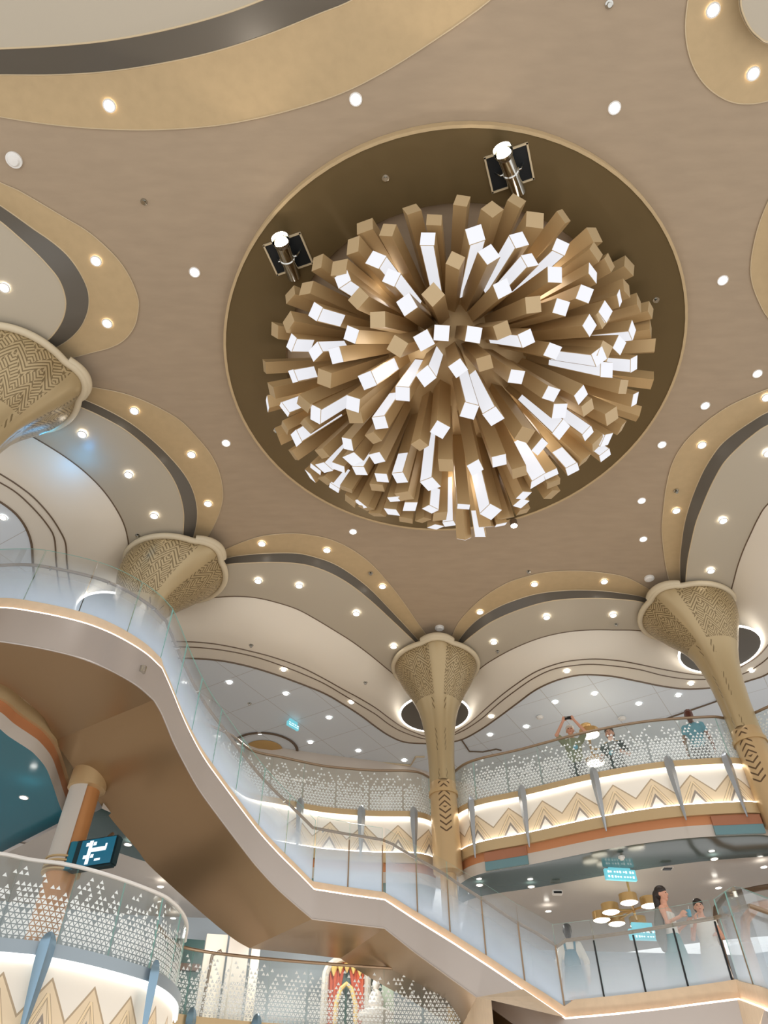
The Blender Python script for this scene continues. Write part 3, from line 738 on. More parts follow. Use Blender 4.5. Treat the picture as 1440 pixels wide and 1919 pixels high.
def panel(P, zoff0, h, m, parent, frit=None, name='glass_panel', thick=.012, mi_frit='frit'):
    """one glass pane standing on the polyline P (already at base height)"""
    A = arc(P); N = offset(P, 1.0); N = [(b-a).normalized() for a, b in zip(P, N)]
    bm = bmesh.new(); lay = bm.loops.layers.uv.verify()
    def row(o, z): return [p+n*o+Vector((0, 0, z)) for p, n in zip(P, N)]
    V = [[bm.verts.new(p) for p in r] for r in (row(0, 0), row(0, h), row(-thick, h), row(-thick, 0))]
    vv = (0, 1, 1, 0)
    for i in range(4):
        for j in range(len(P)-1):
            f = bm.faces.new((V[i][j], V[i][j+1], V[(i+1) % 4][j+1], V[(i+1) % 4][j]))
            for lp, (a, b) in zip(f.loops, ((i, j), (i, j+1), ((i+1) % 4, j+1), ((i+1) % 4, j))): lp[lay].uv = (A[b], vv[a])
            if i == 1: f.material_index = 1
    for j in (0, -1):
        f = bm.faces.new([V[i][j] for i in range(4)]); f.material_index = 1
    mats = [m, 'glassedge', mi_frit]
    if frit is not None:
        def at(s, z):
            s = max(0, min(A[-1], s)); j = 0
            while j < len(A)-2 and A[j+1] < s: j += 1
            k = (s-A[j])/max(1e-6, A[j+1]-A[j])
            return P[j].lerp(P[j+1], k)+N[j].lerp(N[j+1], k)*.006+Vector((0, 0, z))
        frit_tris(bm, at, A[-1], h, frit, 2)
    return obj(name, bm, mats, parent, smooth=False, norm=False)
def split_run(P, n, gap=.012):
    """n pieces of the polyline with small gaps"""
    A = arc(P); tot = A[-1]; out = []
    fine = even(P, n*8+1)
    for k in range(n):
        seg = [p.copy() for p in fine[k*8:k*8+9]]
        d0 = (seg[1]-seg[0]).normalized(); d1 = (seg[-1]-seg[-2]).normalized()
        seg[0] += d0*gap/2; seg[-1] -= d1*gap/2; out.append(seg)
    return out
def balustrade(P, z, h, n, lab, seed=1, rail='rail', m='fritglass', frit=True):
    B = at_z(offset(P, -.03), z)
    t = thing('glass_balustrade', lab, 'balustrade', B[len(B)//2])
    rng = random.Random(seed)
    for seg in split_run(B, n): panel(seg, 0, h, m, t, rng if frit else None)
    obj('handrail', tube_bm(at_z(B, z+h+.02), .032, 8, flat=.8), rail, t)
    return t
def fin(P, frac, z0, z1, lab, m='fin', w=.085, grp='pointed fins on the balcony fronts'):
    i = min(len(P)-2, max(1, int(frac*(len(P)-1)))); p = P[i]; n = hnorm(P, i); s = Vector((-n.y, n.x, 0))
    c = Vector((p.x, p.y, z1))+n*.13
    t = thing('pointed_fin', lab, 'fin', c, grp)
    bm = bmesh.new(); rings = []
    prof = [(0, .25), (.03, .62), (.08, .9), (.14, 1.0), (.25, .97), (.5, .72), (.75, .45), (.93, .26), (1, .12)]
    for f, k in prof:
        z = z1+(z0-z1)*f; r = w*k; dpt = r*.9; q = Vector((p.x, p.y, z))+n*(.12+.02*f)
        rings.append([bm.verts.new(q+s*r), bm.verts.new(q+s*r*.4+n*dpt*.55), bm.verts.new(q+n*dpt), bm.verts.new(q-s*r*.4+n*dpt*.55), bm.verts.new(q-s*r), bm.verts.new(q-n*.03)])
    for a, b in zip(rings, rings[1:]):
        for k in range(6): bm.faces.new((a[k], a[(k+1) % 6], b[(k+1) % 6], b[k]))
    bm.faces.new(rings[0][::-1]); bm.faces.new(rings[-1])
    obj('blade', bm, m, t)
    q = Vector((p.x, p.y, 0))+n*.06
    bk = bmesh.new()
    for f in (.12, .8): box_bm(Vector((q.x, q.y, z1+(z0-z1)*f)), (.03, .03, .03), None, bk)
    for f in (.12, .8): tube_bm([Vector((p.x, p.y, z1+(z0-z1)*f))-n*.0, Vector((p.x, p.y, z1+(z0-z1)*f))+n*.13], .012, 6, bk)
    obj('bracket', bk, m, t, smooth=False)
    return t
def frac_at(P, px, z=None):
    """where along P the picture column px falls"""
    best = (1e9, 0)
    for i, p in enumerate(at_z(P, z) if z else P):
        r = p-EYE; zc = r.y*math.cos(TILT)+r.z*math.sin(TILT)
        x = 720+FPX*r.x/zc
        best = min(best, (abs(x-px), i))
    return best[1]/(len(P)-1)
# upper balcony, the wide bow with people
UR = spline([p for p in UL_([(852,1536),(875,1520),(911.5,1508),(985,1493),(1112,1463),(1235,1442.5),(1358,1434),(1392,1436),(1412,1440),(1428,1438),(1450,1428),(1500,1408),(1580,1380)], LV['led'])], 140)
balcony(UR, 'upper balcony front with inlaid diamonds, light strips and copper band, below the watching people', LV)
balustrade(UR, ZU, .90, 11, 'glass balustrade with white triangles in front of the watching people', 3)
for i, x in enumerate((889, 983, 1114, 1252, 1358)):
    fin(UR, frac_at(UR, x, ZU), zz(8.45), ZU+.09, f'silver pointed fin on the upper balcony front, {ORD[i]} counting away from the middle column')
for px, py, lab in ((935,1606,'inset copper and blue end panel of the band, beside the middle column'), (1344,1545,'inset copper and blue panel of the band, below the leaning column')):
    i = int(frac_at(UR, px)*139); p = UR[i]; n = hnorm(UR, i); R = Matrix.Rotation(math.atan2(n.y, n.x)+PI/2, 3, 'Z')
    t = thing('band_hatch', lab, 'panel', Vector((p.x, p.y, LV['cop'])))
    obj('copper_plate', box_bm(Vector((p.x, p.y, (LV['lip']+LV['cop'])/2-.03))+n*.03, (.86, .05, .17), R), 'hatchcopper', t, smooth=False)
    obj('blue_plate', box_bm(Vector((p.x, p.y, (LV['cop']+LV['gry'])/2-.01))+n*.025, (.86, .05, .17), R), 'hatchblue', t, smooth=False)
# upper balcony behind the stair glass
ULc = spline([Vector((-5.9*S, 14.9*S, 0)), Vector((-5.0*S, 16.2*S, 0)), Vector((-4.0*S, 17.2*S, 0))]+[Vector((p.x, p.y, 0)) for p in UL_([(462,1497),(523,1509.5),(585.6,1521.7),(627,1527),(697,1532),(766,1533),(794,1537),(811,1545)], LV['led'])], 120)
balcony(ULc, 'upper balcony front with inlaid diamonds seen through the stair glass', LV)
balustrade(ULc, ZU, .93, 10, 'glass balustrade with white triangles between stair glass and middle column', 4)
for i, x in enumerate((775, 678, 560)):
    fin(ULc, frac_at(ULc, x, ZU), zz(8.6), ZU+.08, f'silver pointed fin behind the stair handrail, {ORD[i]} counting away from the middle column')
# upper balcony end running behind the stair top
LE = dict(LV); dz = .22
EC_ = spline([Vector((p.x, p.y, 0)) for p in UL_([(-160,1240),(-60,1288),(0,1313),(32,1339),(64,1361),(80,1374),(100,1400),(112,1432),(122,1465),(134,1498)], LV['lip']+dz)], 90)
LE = {k: v+dz for k, v in LV.items()}; LE['top'] = ZU+.02; LE['led'] = ZU-.06
balcony(EC_, 'upper balcony end with copper band and teal underside beside the stair top', LE, False, inward=3.2, soff='teal')
# lower balcony front at the picture's lower corner
LLz = dict(top=zz(4.9), led=zz(4.72), low=zz(3.6), lip=zz(3.4), cop=zz(3.2), gry=zz(3.0))
LL = spline([Vector((p.x, p.y, 0)) for p in UL_([(-140,1772),(-60,1777),(0,1786),(64,1792),(128,1803),(192,1818),(256,1836),(287.5,1848),(313,1866),(326,1886),(324,1912)], LLz['led'])], 90)
balcony(LL, 'lower bowed balcony front with big inlaid diamonds and two blue fins', LLz, ledge_m='blueledge', phase=.35, pitch=.56)
balustrade(LL, ZL, .90, 7, 'bowed glass balustrade with white triangles and white top rail', 5, rail='white')
fin(LL, frac_at(LL, 90, ZL), zz(3.6), ZL+.1, 'large blue-silver pointed fin on the lower bowed balcony front', 'finblue', .10)
fin(LL, frac_at(LL, 281, ZL), zz(3.6), ZL+.1, 'slimmer blue-silver pointed fin where the lower balcony front bends', 'finblue', .085)
# lower deck edge behind the stair
LF = spline([Vector((p.x, p.y, 0)) for p in UL_([(300,1735),(318,1758),(339,1772),(384,1782),(454,1791),(523,1798),(651,1808),(760,1815),(860,1818)], ZL+.92)], 100)
balcony(LF, 'lower balcony front below the stair flight', LLz)
balustrade(LF, ZL, .90, 9, 'glass balustrade with white triangles below the stair, before the shop', 6)
fin(LF, frac_at(LF, 357, ZL), zz(3.6), ZL+.1, 'small fin tip on the lower balcony nearest the bowed corner', 'finblue', .085)
fin(LF, frac_at(LF, 475, ZL), zz(3.6), ZL+.1, 'small fin tip on the lower balcony below the stair flight', 'finblue', .085)
# deck floors and lower ceilings
def deck(P, zf, zc, name, m, inner, k=1.9, dz=0.):
    far = [Vector((*(OC.xy+(p.xy-OC.xy)*k), zf-.03)) for p in P]
    struct(obj(f'floor.{name}', loft_bm([at_z(offset(P, -.05), zf-.03), far]), 'floor', norm=False))
    if zc: struct(obj(f'ceiling.{name}', loft_bm([at_z(offset(P, -inner), zc), at_z(far, zc)]), m, norm=False))
deck(UR, ZU, LV['gry']+.05, '101', 'lowceil', .3)
deck(ULc, ZU, LV['gry']+.05, '102', 'lowceil', .3)
deck(EC_, ZU, LE['gry']+.05, '103', 'lowceil', .3)
deck(LL, ZL, None, '104', None, 0); deck(LF, ZL, None, '105', None, 0)
# back walls
def wall(pts, z0, z1, m, name):
    struct(obj(f'wall_{name}', loft_bm([[Vector((x, y, z0)) for x, y in pts], [Vector((x, y, z1)) for x, y in pts]]), m, norm=False))
wall([(-16, 14), (-7, 17.4)]+[tuple(U(x, y, Z2).xy) for x, y in ((380, 1385), (500, 1396), (600, 1411), (760, 1432))]+[(4, 21.5), (9.5, 21.5), (16, 18)], ZU-.05, Z2+.05, 'wall', 'upper_back')
wall([(-16, 13.5), (-6, 17.4), (0, 18.2), (3, 20), (9, 20.5), (15, 17)], ZL-.05, LV['gry']+.05, 'paleblue', 'lower_back')
# ================================================================== STAIRCASE
Lz0 = zz(9.62)
path_px = [(-170,1150),(-90,1142),(0,1139),(64,1147),(128,1160),(176,1174),(224,1195),(272,1224),(303.5,1252.6),(315,1278),(326,1304),(339,1336),(358,1377),(383,1422),(415,1467),(456,1522),(488,1563),(523,1601.5),(558,1636),(589,1667.5),(655,1678),(721,1687),(775,1722.5),(850,1769),(925,1818),(1000,1869),(1060,1910),(1153,1902),(1244,1892),(1320,1882),(1383,1874),(1440,1896),(1520,1928)]
def path3d():
    iA, iB, iC, iD, iE = 8, 19, 21, 26, 30
    keys = {0: Lz0, iA: Lz0, iB: ZM, iC: ZM, iD: zz(4.6), iE: zz(4.6), len(path_px)-1: zz(4.6)-.75}
    ks = sorted(keys); z = [0]*len(path_px)
    for a, b in zip(ks, ks[1:]):
        for i in range(a, b+1): z[i] = keys[a]+(keys[b]-keys[a])*(i-a)/(b-a)
    for it in range(8):
        P = [U(x, y, q) for (x, y), q in zip(path_px, z)]
        for a, b in zip(ks, ks[1:]):
            L = [0]
            for i in range(a, b): L.append(L[-1]+(P[i+1].xy-P[i].xy).length)
            for i in range(a, b+1): z[i] = keys[a]+(keys[b]-keys[a])*L[i-a]/max(L[-1], 1e-6)
    return [U(x, y, q) for (x, y), q in zip(path_px, z)], (iA, iB, iC, iD, iE)
SP, (iA, iB, iC, iD, iE) = path3d()
Hf = [.56]*9+[.52]*3+[.5, .5, .5, .5, .5, .5, .48, .44, .43, .43]+[.48, .52, .54, .55, .55]+[.55]*6
lo = [p-Vector((0, 0, h)) for p, h in zip(SP, Hf)]
runs = [(0, iA, True), (iA, iB, True), (iB, iC, False), (iC, iD, False), (iD, iE, False), (iE, len(SP)-1, False)]
st = thing('staircase', 'sweeping bronze staircase with landings, glowing edge and smooth gold underside', 'staircase', (0, 14, 0))
def smooth_run(P, a, b, sm, n):
    return spline(P[a:b+1], n) if sm else even(P[a:b+1], n)
cnt = [40, 50, 10, 20, 16, 10]
TOP = []; BOT = []; RUN = []
for (a, b, sm), n in zip(runs, cnt):
    t_, b_ = smooth_run(SP, a, b, sm, n), smooth_run(lo, a, b, sm, n)
    RUN.append((t_, b_))
    TOP += t_ if not TOP else t_[1:]; BOT += b_ if not BOT else b_[1:]
obj('fascia', loft_bm([TOP, BOT]), 'fascia', st)
far_px = {0: ([(-170,1215),(-90,1245),(0,1281),(32,1300),(77,1339),(93,1364),(102,1388)], 0),
 1: ([(102,1388),(128,1425),(166,1476),(208,1534),(256,1591),(280,1622),(349,1685),(401,1730),(440,1761),(467.5,1777)], 1),
 2: ([(467.5,1777),(502,1781),(570,1788),(638,1796)], 2), 3: ([(638,1796),(662,1813),(714,1844.6),(766,1872),(842,1919),(930,1972)], 3)}
FAR = {}
for k, (pts, r) in far_px.items():
    near = RUN[r][1]; n = len(near)
    za, zb = near[0].z, near[-1].z
    L = [0]
    for p, q in zip(pts, pts[1:]): L.append(L[-1]+math.hypot(q[0]-p[0], q[1]-p[1]))
    zs = [za+(zb-za)*l/L[-1] for l in L]
    for it in range(6):
        F_ = [U(x, y, z) for (x, y), z in zip(pts, zs)]
        A = [0]
        for p, q in zip(F_, F_[1:]): A.append(A[-1]+(q.xy-p.xy).length)
        zs = [za+(zb-za)*a/A[-1] for a in A]
    FAR[k] = spline(F_, n) if k < 2 else even(F_, n)
near = RUN[4][1]; FAR[4] = [p+Vector((.55, 1.9, 0)) for p in near]
near = RUN[5][1]; FAR[5] = [p+Vector((.55, 1.9, 0)) for p in near]
for k in range(6):
    near = RUN[k][1]
    rows = [[p.lerp(q, s) for p, q in zip(near, FAR[k])] for s in (0, .25, .5, .75, 1)]
    obj('underside', loft_bm(rows), 'bronze_stair', st, norm=False)
    top = RUN[k][0]; fz = [Vector((q.x, q.y, p.z+.02)) for p, q in zip(top, FAR[k])]
    obj('step_slab', loft_bm([[p+Vector((0, 0, .02)) for p in top], fz, FAR[k]]), 'curb', st, norm=False)
cu = [.20]*iA+[.16]*(iB-iA)+[.16]*(iC-iB)+[.15]*(iD-iC)+[.24]*(iE-iD)+[.2]*(len(SP)-iE)
def curb_at(i, n): return 0
CT = []
for k, ((t_, b_), h0, h1) in enumerate(zip(RUN, (.24, .17, .15, .15, .24, .22), (.20, .15, .15, .17, .24, .2))):
    n = len(t_); seg = [p+Vector((0, 0, h0+(h1-h0)*i/(n-1))) for i, p in enumerate(t_)]
    CT.append(seg)
CTall = []
for s_ in CT: CTall += s_ if not CTall else s_[1:]
TOPi = offset(TOP, -.05); CTi = offset(CTall, -.06)
obj('curb', loft_bm([TOPi, CTi, offset(CTall, -.2)]), 'curb', st)
obj('led_strip', tube_bm(offset(TOP, -.012, .012), .013, 6), 'ledwarm', st)
obj('edge_bead', tube_bm(BOT, .012, 6), 'fascia', st)
for px, py in ((272,1274),(2,1182)):
    i = min(range(len(TOP)), key=lambda i: abs(frac_at([TOP[i]], px) if False else (lambda r: abs(720+FPX*r.x/(r.y*math.cos(TILT)+r.z*math.sin(TILT))-px))(TOP[i]-EYE)) if i < 60 else 1e9)
    p = TOP[i]-Vector((0, 0, .28))+hnorm(TOP, i)*.01
    obj('nozzle', lathe_bm([(0, -.05), (.05, -.05), (.055, .05), (0, .05)], 14, p, cap=False), 'chrome', st)
# stair balustrade
sb = thing('stair_balustrade', 'stair balustrade of graded frosted glass with slim bronze handrail', 'balustrade', (0, 14, 0))
gl_m = ['stairglass', 'stairglass', 'stairglass', 'stairglass', 'landingglass', 'landingglass']
gh = [(1.0, 1.02), (1.02, 1.1), (1.1, 1.1), (1.1, 1.08), (1.02, 1.02), (1.02, 1.02)]
joints = []
for k, npan in enumerate((5, 7, 2, 5, 4, 2)):
    base = offset(CT[k], -.08)
    segs = split_run(base, npan, .014)
    for s_ in segs:
        panel(s_, 0, gh[k][0], gl_m[k], sb)
        joints.append((s_[-1], gh[k][0], k))
for p, h, k in joints:
    if k in (2, 3, 4, 5):
        obj('joint_post', box_bm(p+Vector((0, 0, h*.36)), (.022, .022, h*.72)), 'phone' if k == 4 else 'rail', sb, smooth=False)
rh = (.72, .82, .92, .86, .80, .80); HR = []
for k in range(6):
    b = offset(CT[k], -.16, 0); h0 = rh[k]; h1 = rh[min(5, k+1)] if k in (0, 1) else rh[k]
    if k == 0: h1 = .76
    if k == 1: h0, h1 = .76, .92
    if k == 2: h0 = h1 = .92
    if k == 3: h0, h1 = .92, .80
    n = len(b); seg = [p+Vector((0, 0, h0+(h1-h0)*i/(n-1))) for i, p in enumerate(b)]
    HR += seg if not HR else seg[1:]
obj('handrail', tube_bm(HR, .026, 10), 'rail', sb)
for i in range(8, len(HR), 9):
    d = hnorm(HR, i); obj('rail_bracket', tube_bm([HR[i]-Vector((0, 0, .01)), HR[i]-Vector((0, 0, .05)), HR[i]-Vector((0, 0, .05))+d*.08], .010, 6), 'chrome', sb)
# ================================================================== PEOPLE
def ball(bm, c, r):
    g = bmesh.ops.create_uvsphere(bm, u_segments=14, v_segments=10, radius=1)
    r = r if isinstance(r, (tuple, list)) else (r, r, r)
    bmesh.ops.transform(bm, matrix=Matrix.Translation(c) @ Matrix.Diagonal((*r, 1)), verts=g['verts'])
def limb(bm, pts, rad, seg=12):
    tube_bm(pts, list(rad), seg, bm)
    for p, r in zip(pts, rad): ball(bm, Vector(p), r*.995)
def rings(bm, prof, seg=24, dx=0):
    """prof: (z, rx, ry, y)"""
    R = []
    for z, rx, ry, y in prof:
        R.append([bm.verts.new((dx+rx*math.cos(2*PI*k/seg), y+ry*math.sin(2*PI*k/seg), z)) for k in range(seg)])
    for a, b in zip(R, R[1:]):
        for k in range(seg): bm.faces.new((a[k], a[(k+1) % seg], b[(k+1) % seg], b[k]))
    bm.faces.new(R[0][::-1]); bm.faces.new(R[-1])
def hand(bm, w, d, pn, thumb, curl=.5, k=1.0):
    """w wrist, d direction of the palm, pn palm normal, thumb side"""
    d = d.normalized(); pn = (pn-d*pn.dot(d)).normalized(); s = d.cross(pn).normalized()*thumb
    pc = w+d*.05*k
    limb(bm, [w, w+d*.03*k, pc+d*.025*k], [.026*k, .03*k, .03*k])
    for i, (o, l) in enumerate(((.030, .075), (.010, .085), (-.010, .080), (-.028, .062))):
        a = w+d*.085*k+s*o*k; b = a+(d*(1-curl*.3)+pn*curl*.6).normalized()*l*.5*k
        c = b+(d*(1-curl)+pn*curl*1.3).normalized()*l*.5*k
        limb(bm, [a-d*.03*k, a, b, c], [.0105*k, .0105*k, .0095*k, .008*k], 8)
    a = w+d*.025*k+s*.022*k; b = a+(d*.6+s*.8).normalized()*.042*k; c = b+(d*.9+s*.2+pn*.3).normalized()*.034*k
    limb(bm, [a, b, c], [.014*k, .012*k, .010*k], 8)
def person(lab, px, py, fz, h, face, arms, skin='skin', top='olive', sleeve=.45, lower='trousers', skirt=None, hair='hair', hairlen=.0, cap=None, faceon=True, extra=None, tilt=0.0, toplo=.93, tophi=1.45):
    k = h/1.75
    hp = U(px, py, fz+1.64*k)
    loc = Vector((hp.x, hp.y, fz))
    t = thing('person', lab, 'person', loc)
    R = Matrix.Translation(loc) @ Matrix.Rotation(face, 4, 'Z') @ Matrix.Scale(k, 4)
    def put(name, bm, m, par=None, remesh=.012):
        bmesh.ops.recalc_face_normals(bm, faces=bm.faces)
        bmesh.ops.transform(bm, matrix=R, verts=bm.verts)
        o = obj(name, bm, m, par or t, smooth=False, local=par is not None)
        if remesh:
            md = o.modifiers.new('skin', 'REMESH'); md.mode = 'VOXEL'; md.voxel_size = remesh; md.use_smooth_shade = True
            sm = o.modifiers.new('relax', 'SMOOTH'); sm.factor = .5; sm.iterations = 2
        else: o.data.shade_smooth()
        return o
    V = Vector
    bm = bmesh.new()
    torso = [(.84, .150, .105, 0), (.95, .160, .112, .0), (1.08, .135, .098, 0), (1.22, .150, .108, 0), (1.34, .165, .108, 0), (1.41, .150, .085, 0), (1.45, .085, .062, 0), (1.49, .054, .056, 0), (1.57, .050, .054, -.008)]
    rings(bm, torso)
    ball(bm, V((0, -.005, 1.66)), (.076, .094, .100)); ball(bm, V((0, -.022, 1.60)), (.062, .074, .066)); ball(bm, V((0, -.062, 1.555)), (.032, .03, .024))
    limb(bm, [V((0, -.088, 1.665)), V((0, -.108, 1.628))], [.009, .014], 8)
    ball(bm, V((0, -.088, 1.585)), (.024, .014, .012))
    for s in (-1, 1):
        ball(bm, V((s*.078, .005, 1.635)), (.012, .022, .032)); ball(bm, V((s*.032, -.072, 1.612)), (.024, .02, .024))
        limb(bm, [V((s*.088, 0, .90)), V((s*.095, -.012, .50)), V((s*.098, .012, .09))], [.088, .056, .038])
        limb(bm, [V((s*.098, .03, .045)), V((s*.105, -.13, .035))], [.042, .034])
    for s, key in ((-1, 'R'), (1, 'L')):
        e, w, d, pn = [V(q) for q in arms[key]]
        sh = V((s*.168, 0, 1.385)); limb(bm, [V((s*.10, 0, 1.38)), sh, e, w], [.06, .056, .042, .028])
        hand(bm, w, d, pn, -s if d.z < 0 else s, arms.get('curl', .5))
    body = put('body', bm, skin, None, .0085)
    # clothing
    bm = bmesh.new(); g = .016
    pr = [(z, rx+g, ry+g, y) for z, rx, ry, y in torso if z <= tophi]
    pr = [(toplo-.06, .178, .128, 0)]+[q for q in pr if q[0] >= toplo]
    rings(bm, pr)
    for s, key in ((-1, 'R'), (1, 'L')):
        if sleeve <= 0: continue
        e, w = V(arms[key][0]), V(arms[key][1]); sh = V((s*.168, 0, 1.385))
        pts = [V((s*.10, 0, 1.375)), sh]+([sh.lerp(e, min(1, sleeve*1.6))] if sleeve < .6 else [e, e.lerp(w, (sleeve-.5)*2)])
        limb(bm, pts, [.075, .074, .064, .05][:len(pts)])
    put('top', bm, top, None, .013)
    bm = bmesh.new()
    if skirt:
        rings(bm, [(skirt[0], skirt[1], skirt[1]*.8, 0), ((skirt[0]+1.0)/2, (skirt[1]+.17)/2+.01, ((skirt[1]+.17)/2)*.8, 0), (.95, .182, .135, 0), (1.04, .155, .118, 0)])
        put('skirt', bm, lower, None, .014)
    else:
        rings(bm, [(.82, .17, .125, 0), (.95, .176, .128, 0), (1.02, .155, .115, 0)])
        for s in (-1, 1): limb(bm, [V((s*.088, 0, .90)), V((s*.095, -.012, .50)), V((s*.098, .01, .12))], [.105, .075, .066])
        put('trousers', bm, lower, None, .014)
    bm = bmesh.new()
    for s in (-1, 1): limb(bm, [V((s*.098, .035, .045)), V((s*.105, -.14, .036))], [.048, .04])
    put('shoes', bm, 'trousers' if lower != 'trousers' else 'ivory', None, .014)
    # hair: a cap that leaves the face free, and a fall behind
    if hair:
        bm = bmesh.new()
        ball(bm, V((0, .006, 1.705)), (.092, .104, .088))
        ball(bm, V((0, .045, 1.645)), (.096, .074, .098))
        if hairlen > 0:
            limb(bm, [V((0, .075, 1.66)), V((0, .10, 1.55)), V((.0, .115, 1.55-hairlen*.6)), V((.0, .105, 1.55-hairlen))], [.075, .068, .05, .02])
        put('hair', bm, hair, None, .011)
    if cap:
        bm = bmesh.new(); ball(bm, V((0, .005, 1.70)), (.092, .108, .075)); limb(bm, [V((-.05, -.10, 1.70)), V((0, -.135, 1.695)), V((.05, -.10, 1.70))], [.018, .02, .018])
        put('cap', bm, cap, None, .010)
    if faceon:
        for s in (-1, 1):
            bm = bmesh.new(); ball(bm, V((s*.031, -.091, 1.652)), (.013, .007, .007)); put('eye', bm, 'eye', None, 0)
        bm = bmesh.new(); ball(bm, V((0, -.101, 1.584)), (.022, .006, .007)); put('mouth', bm, 'lip', None, 0)
    if extra: extra(put, V)
    return t, R
DOWN = lambda s: ((s*.25, .02, 1.12), (s*.27, -.05, .88), (0, -.1, -1), (-s, 0, 0))
LEAN = lambda s: ((s*.27, -.03, 1.13), (s*.20, -.30, 1.06), (-s*.3, -1, 0), (0, 0, -1))
az = lambda px: 0
# upper balcony
def badge(put, V):
    bm = bmesh.new(); ball(bm, V((.04, -.122, 1.20)), (.055, .016, .055)); put('shirt_print', bm, 'blue', None, 0)
pt, PR = person('person in a white cap and olive T-shirt photographing with raised arms at the upper rail', 1069, 1370, ZU, 1.86, -.25,
  dict(R=((-.30, -.16, 1.50), (-.12, -.26, 1.74), (.5, -.1, 1), (0, 1, .2)), L=((.30, -.16, 1.50), (.12, -.26, 1.74), (-.5, -.1, 1), (0, 1, .2)), curl=.8),
  top='olive', sleeve=.42, cap='ivory', hair=None, lower='trousers', extra=badge)
q = PR @ Vector((0, -.275, 1.80))
t = thing('smartphone', 'black smartphone held up by the person in the white cap', 'phone', q)
rz = Matrix.Rotation(-.25, 3, 'Z')
obj('case', box_bm(q, (.16, .012, .078), rz, None, .004), 'phone', t, smooth=False)
lb = bmesh.new()
for dx in (-.05, -.022): 
    c = q+rz @ Vector((dx, -.008, .015)); g = bmesh.ops.create_uvsphere(lb, u_segments=10, v_segments=6, radius=.012); bmesh.ops.translate(lb, vec=c, verts=g['verts'])
obj('camera_lenses', lb, 'chrome', t)
def strap(put, V):
    bm = bmesh.new(); tube_bm([V((.12, -.09, 1.40)), V((.04, -.135, 1.25)), V((-.10, -.135, 1.0))], .012, 6, bm); put('bag_strap', bm, 'phone', None, 0)
    bm = bmesh.new(); ball(bm, V((-.03, -.122, 1.18)), (.06, .016, .05)); put('shirt_print', bm, 'blue', None, 0)
person('person with dark ponytail and dark patterned shirt looking over the upper rail', 1143, 1375, ZU-.2, 2.0, -.45,
  dict(R=LEAN(-1), L=LEAN(1), curl=.6), top='navy', sleeve=.42, hair='hair', hairlen=.28, extra=strap)
person('person in sky blue top with auburn hair turned away at the upper rail', 1292, 1342, ZU, 1.78, PI-.5,
  dict(R=DOWN(-1), L=DOWN(1)), skin='skin_dark', top='blue', sleeve=.3, hair='hair_red', hairlen=.12, faceon=False)
person('person in dark green clothes half hidden by the leaning column', 1384, 1347, ZU, 1.66, 2.2,
  dict(R=DOWN(-1), L=DOWN(1)), top='navy', sleeve=.45, hair='hair', hairlen=.1, faceon=False)
# lower landing
def bib(put, V):
    bm = bmesh.new()
    rings(bm, [(.98, .165, .13, .004), (1.15, .155, .128, .006), (1.30, .15, .128, .008)])
    put('pinafore_bib', bm, 'tealcloth', None, .013)
    for s in (-1, 1):
        bm = bmesh.new(); tube_bm([V((s*.09, .13, 1.28)), V((s*.10, .09, 1.42)), V((s*.095, -.02, 1.46)), V((s*.09, -.12, 1.30))], .022, 8, bm); put('pinafore_strap', bm, 'tealcloth', None, 0)
person('person in ivory long sleeves and teal pinafore seen from behind at the lower landing', 1064, 1746, ZL+.05, 1.60, PI-.25,
  dict(R=((-.27, .03, 1.10), (-.26, -.04, .86), (0, -.05, -1), (1, 0, 0)), L=((.27, .03, 1.10), (.26, -.04, .86), (0, -.05, -1), (-1, 0, 0))), top='ivory', sleeve=.95, lower='tealcloth', skirt=(.6, .23), hair='hair', hairlen=.06, faceon=False, extra=bib)
def shawl(put, V):
    bm = bmesh.new()
    limb(bm, [V((-.13, .07, 1.36)), V((-.19, .10, 1.18)), V((-.20, .12, .95)), V((-.17, .12, .80))], [.07, .085, .09, .05])
    put('shawl', bm, 'greycloth', None, .013)
pt, PR = person('woman with long dark hair, white top and long sea green skirt at the lower rail', 1240, 1677, ZL, 1.72, .95,
  dict(R=((-.24, -.05, 1.14), (-.16, -.26, 1.22), (.2, -.7, .6), (1, 0, 0)), L=((.25, -.05, 1.13), (.17, -.28, 1.22), (-.2, -.7, .6), (-1, 0, 0)), curl=.7),
  top='ivory', sleeve=0, tophi=1.34, lower='tealskirt', skirt=(.12, .34), hair='hair', hairlen=.36, faceon=True, extra=shawl)
q = PR @ Vector((.05, -.36, 1.30)); t = thing('drinking_cup', 'pale blue cup held by the woman in the sea green skirt', 'cup', q)
obj('cup_body', lathe_bm([(0, -.05), (.03, -.05), (.038, .05), (.034, .05), (.028, -.042), (0, -.042)], 20, q, cap=False), 'blue', t)
obj('straw', tube_bm([q+Vector((0, 0, -.03)), q+Vector((.02, 0, .11))], .004, 6), 'white', t)
person('woman with tied-back dark hair and white sleeveless V-neck blouse at the lower rail', 1310, 1700, ZL, 1.62, -.25,
  dict(R=((-.25, -.02, 1.13), (-.15, -.20, 1.36), (.25, -.1, 1), (1, -.2, 0)), L=((.25, -.02, 1.12), (.17, -.24, 1.10), (-.6, -.6, .1), (0, 0, -1)), curl=.6),
  top='ivory', sleeve=0.12, lower='ivory', skirt=(.5, .24), hair='hair', hairlen=0)
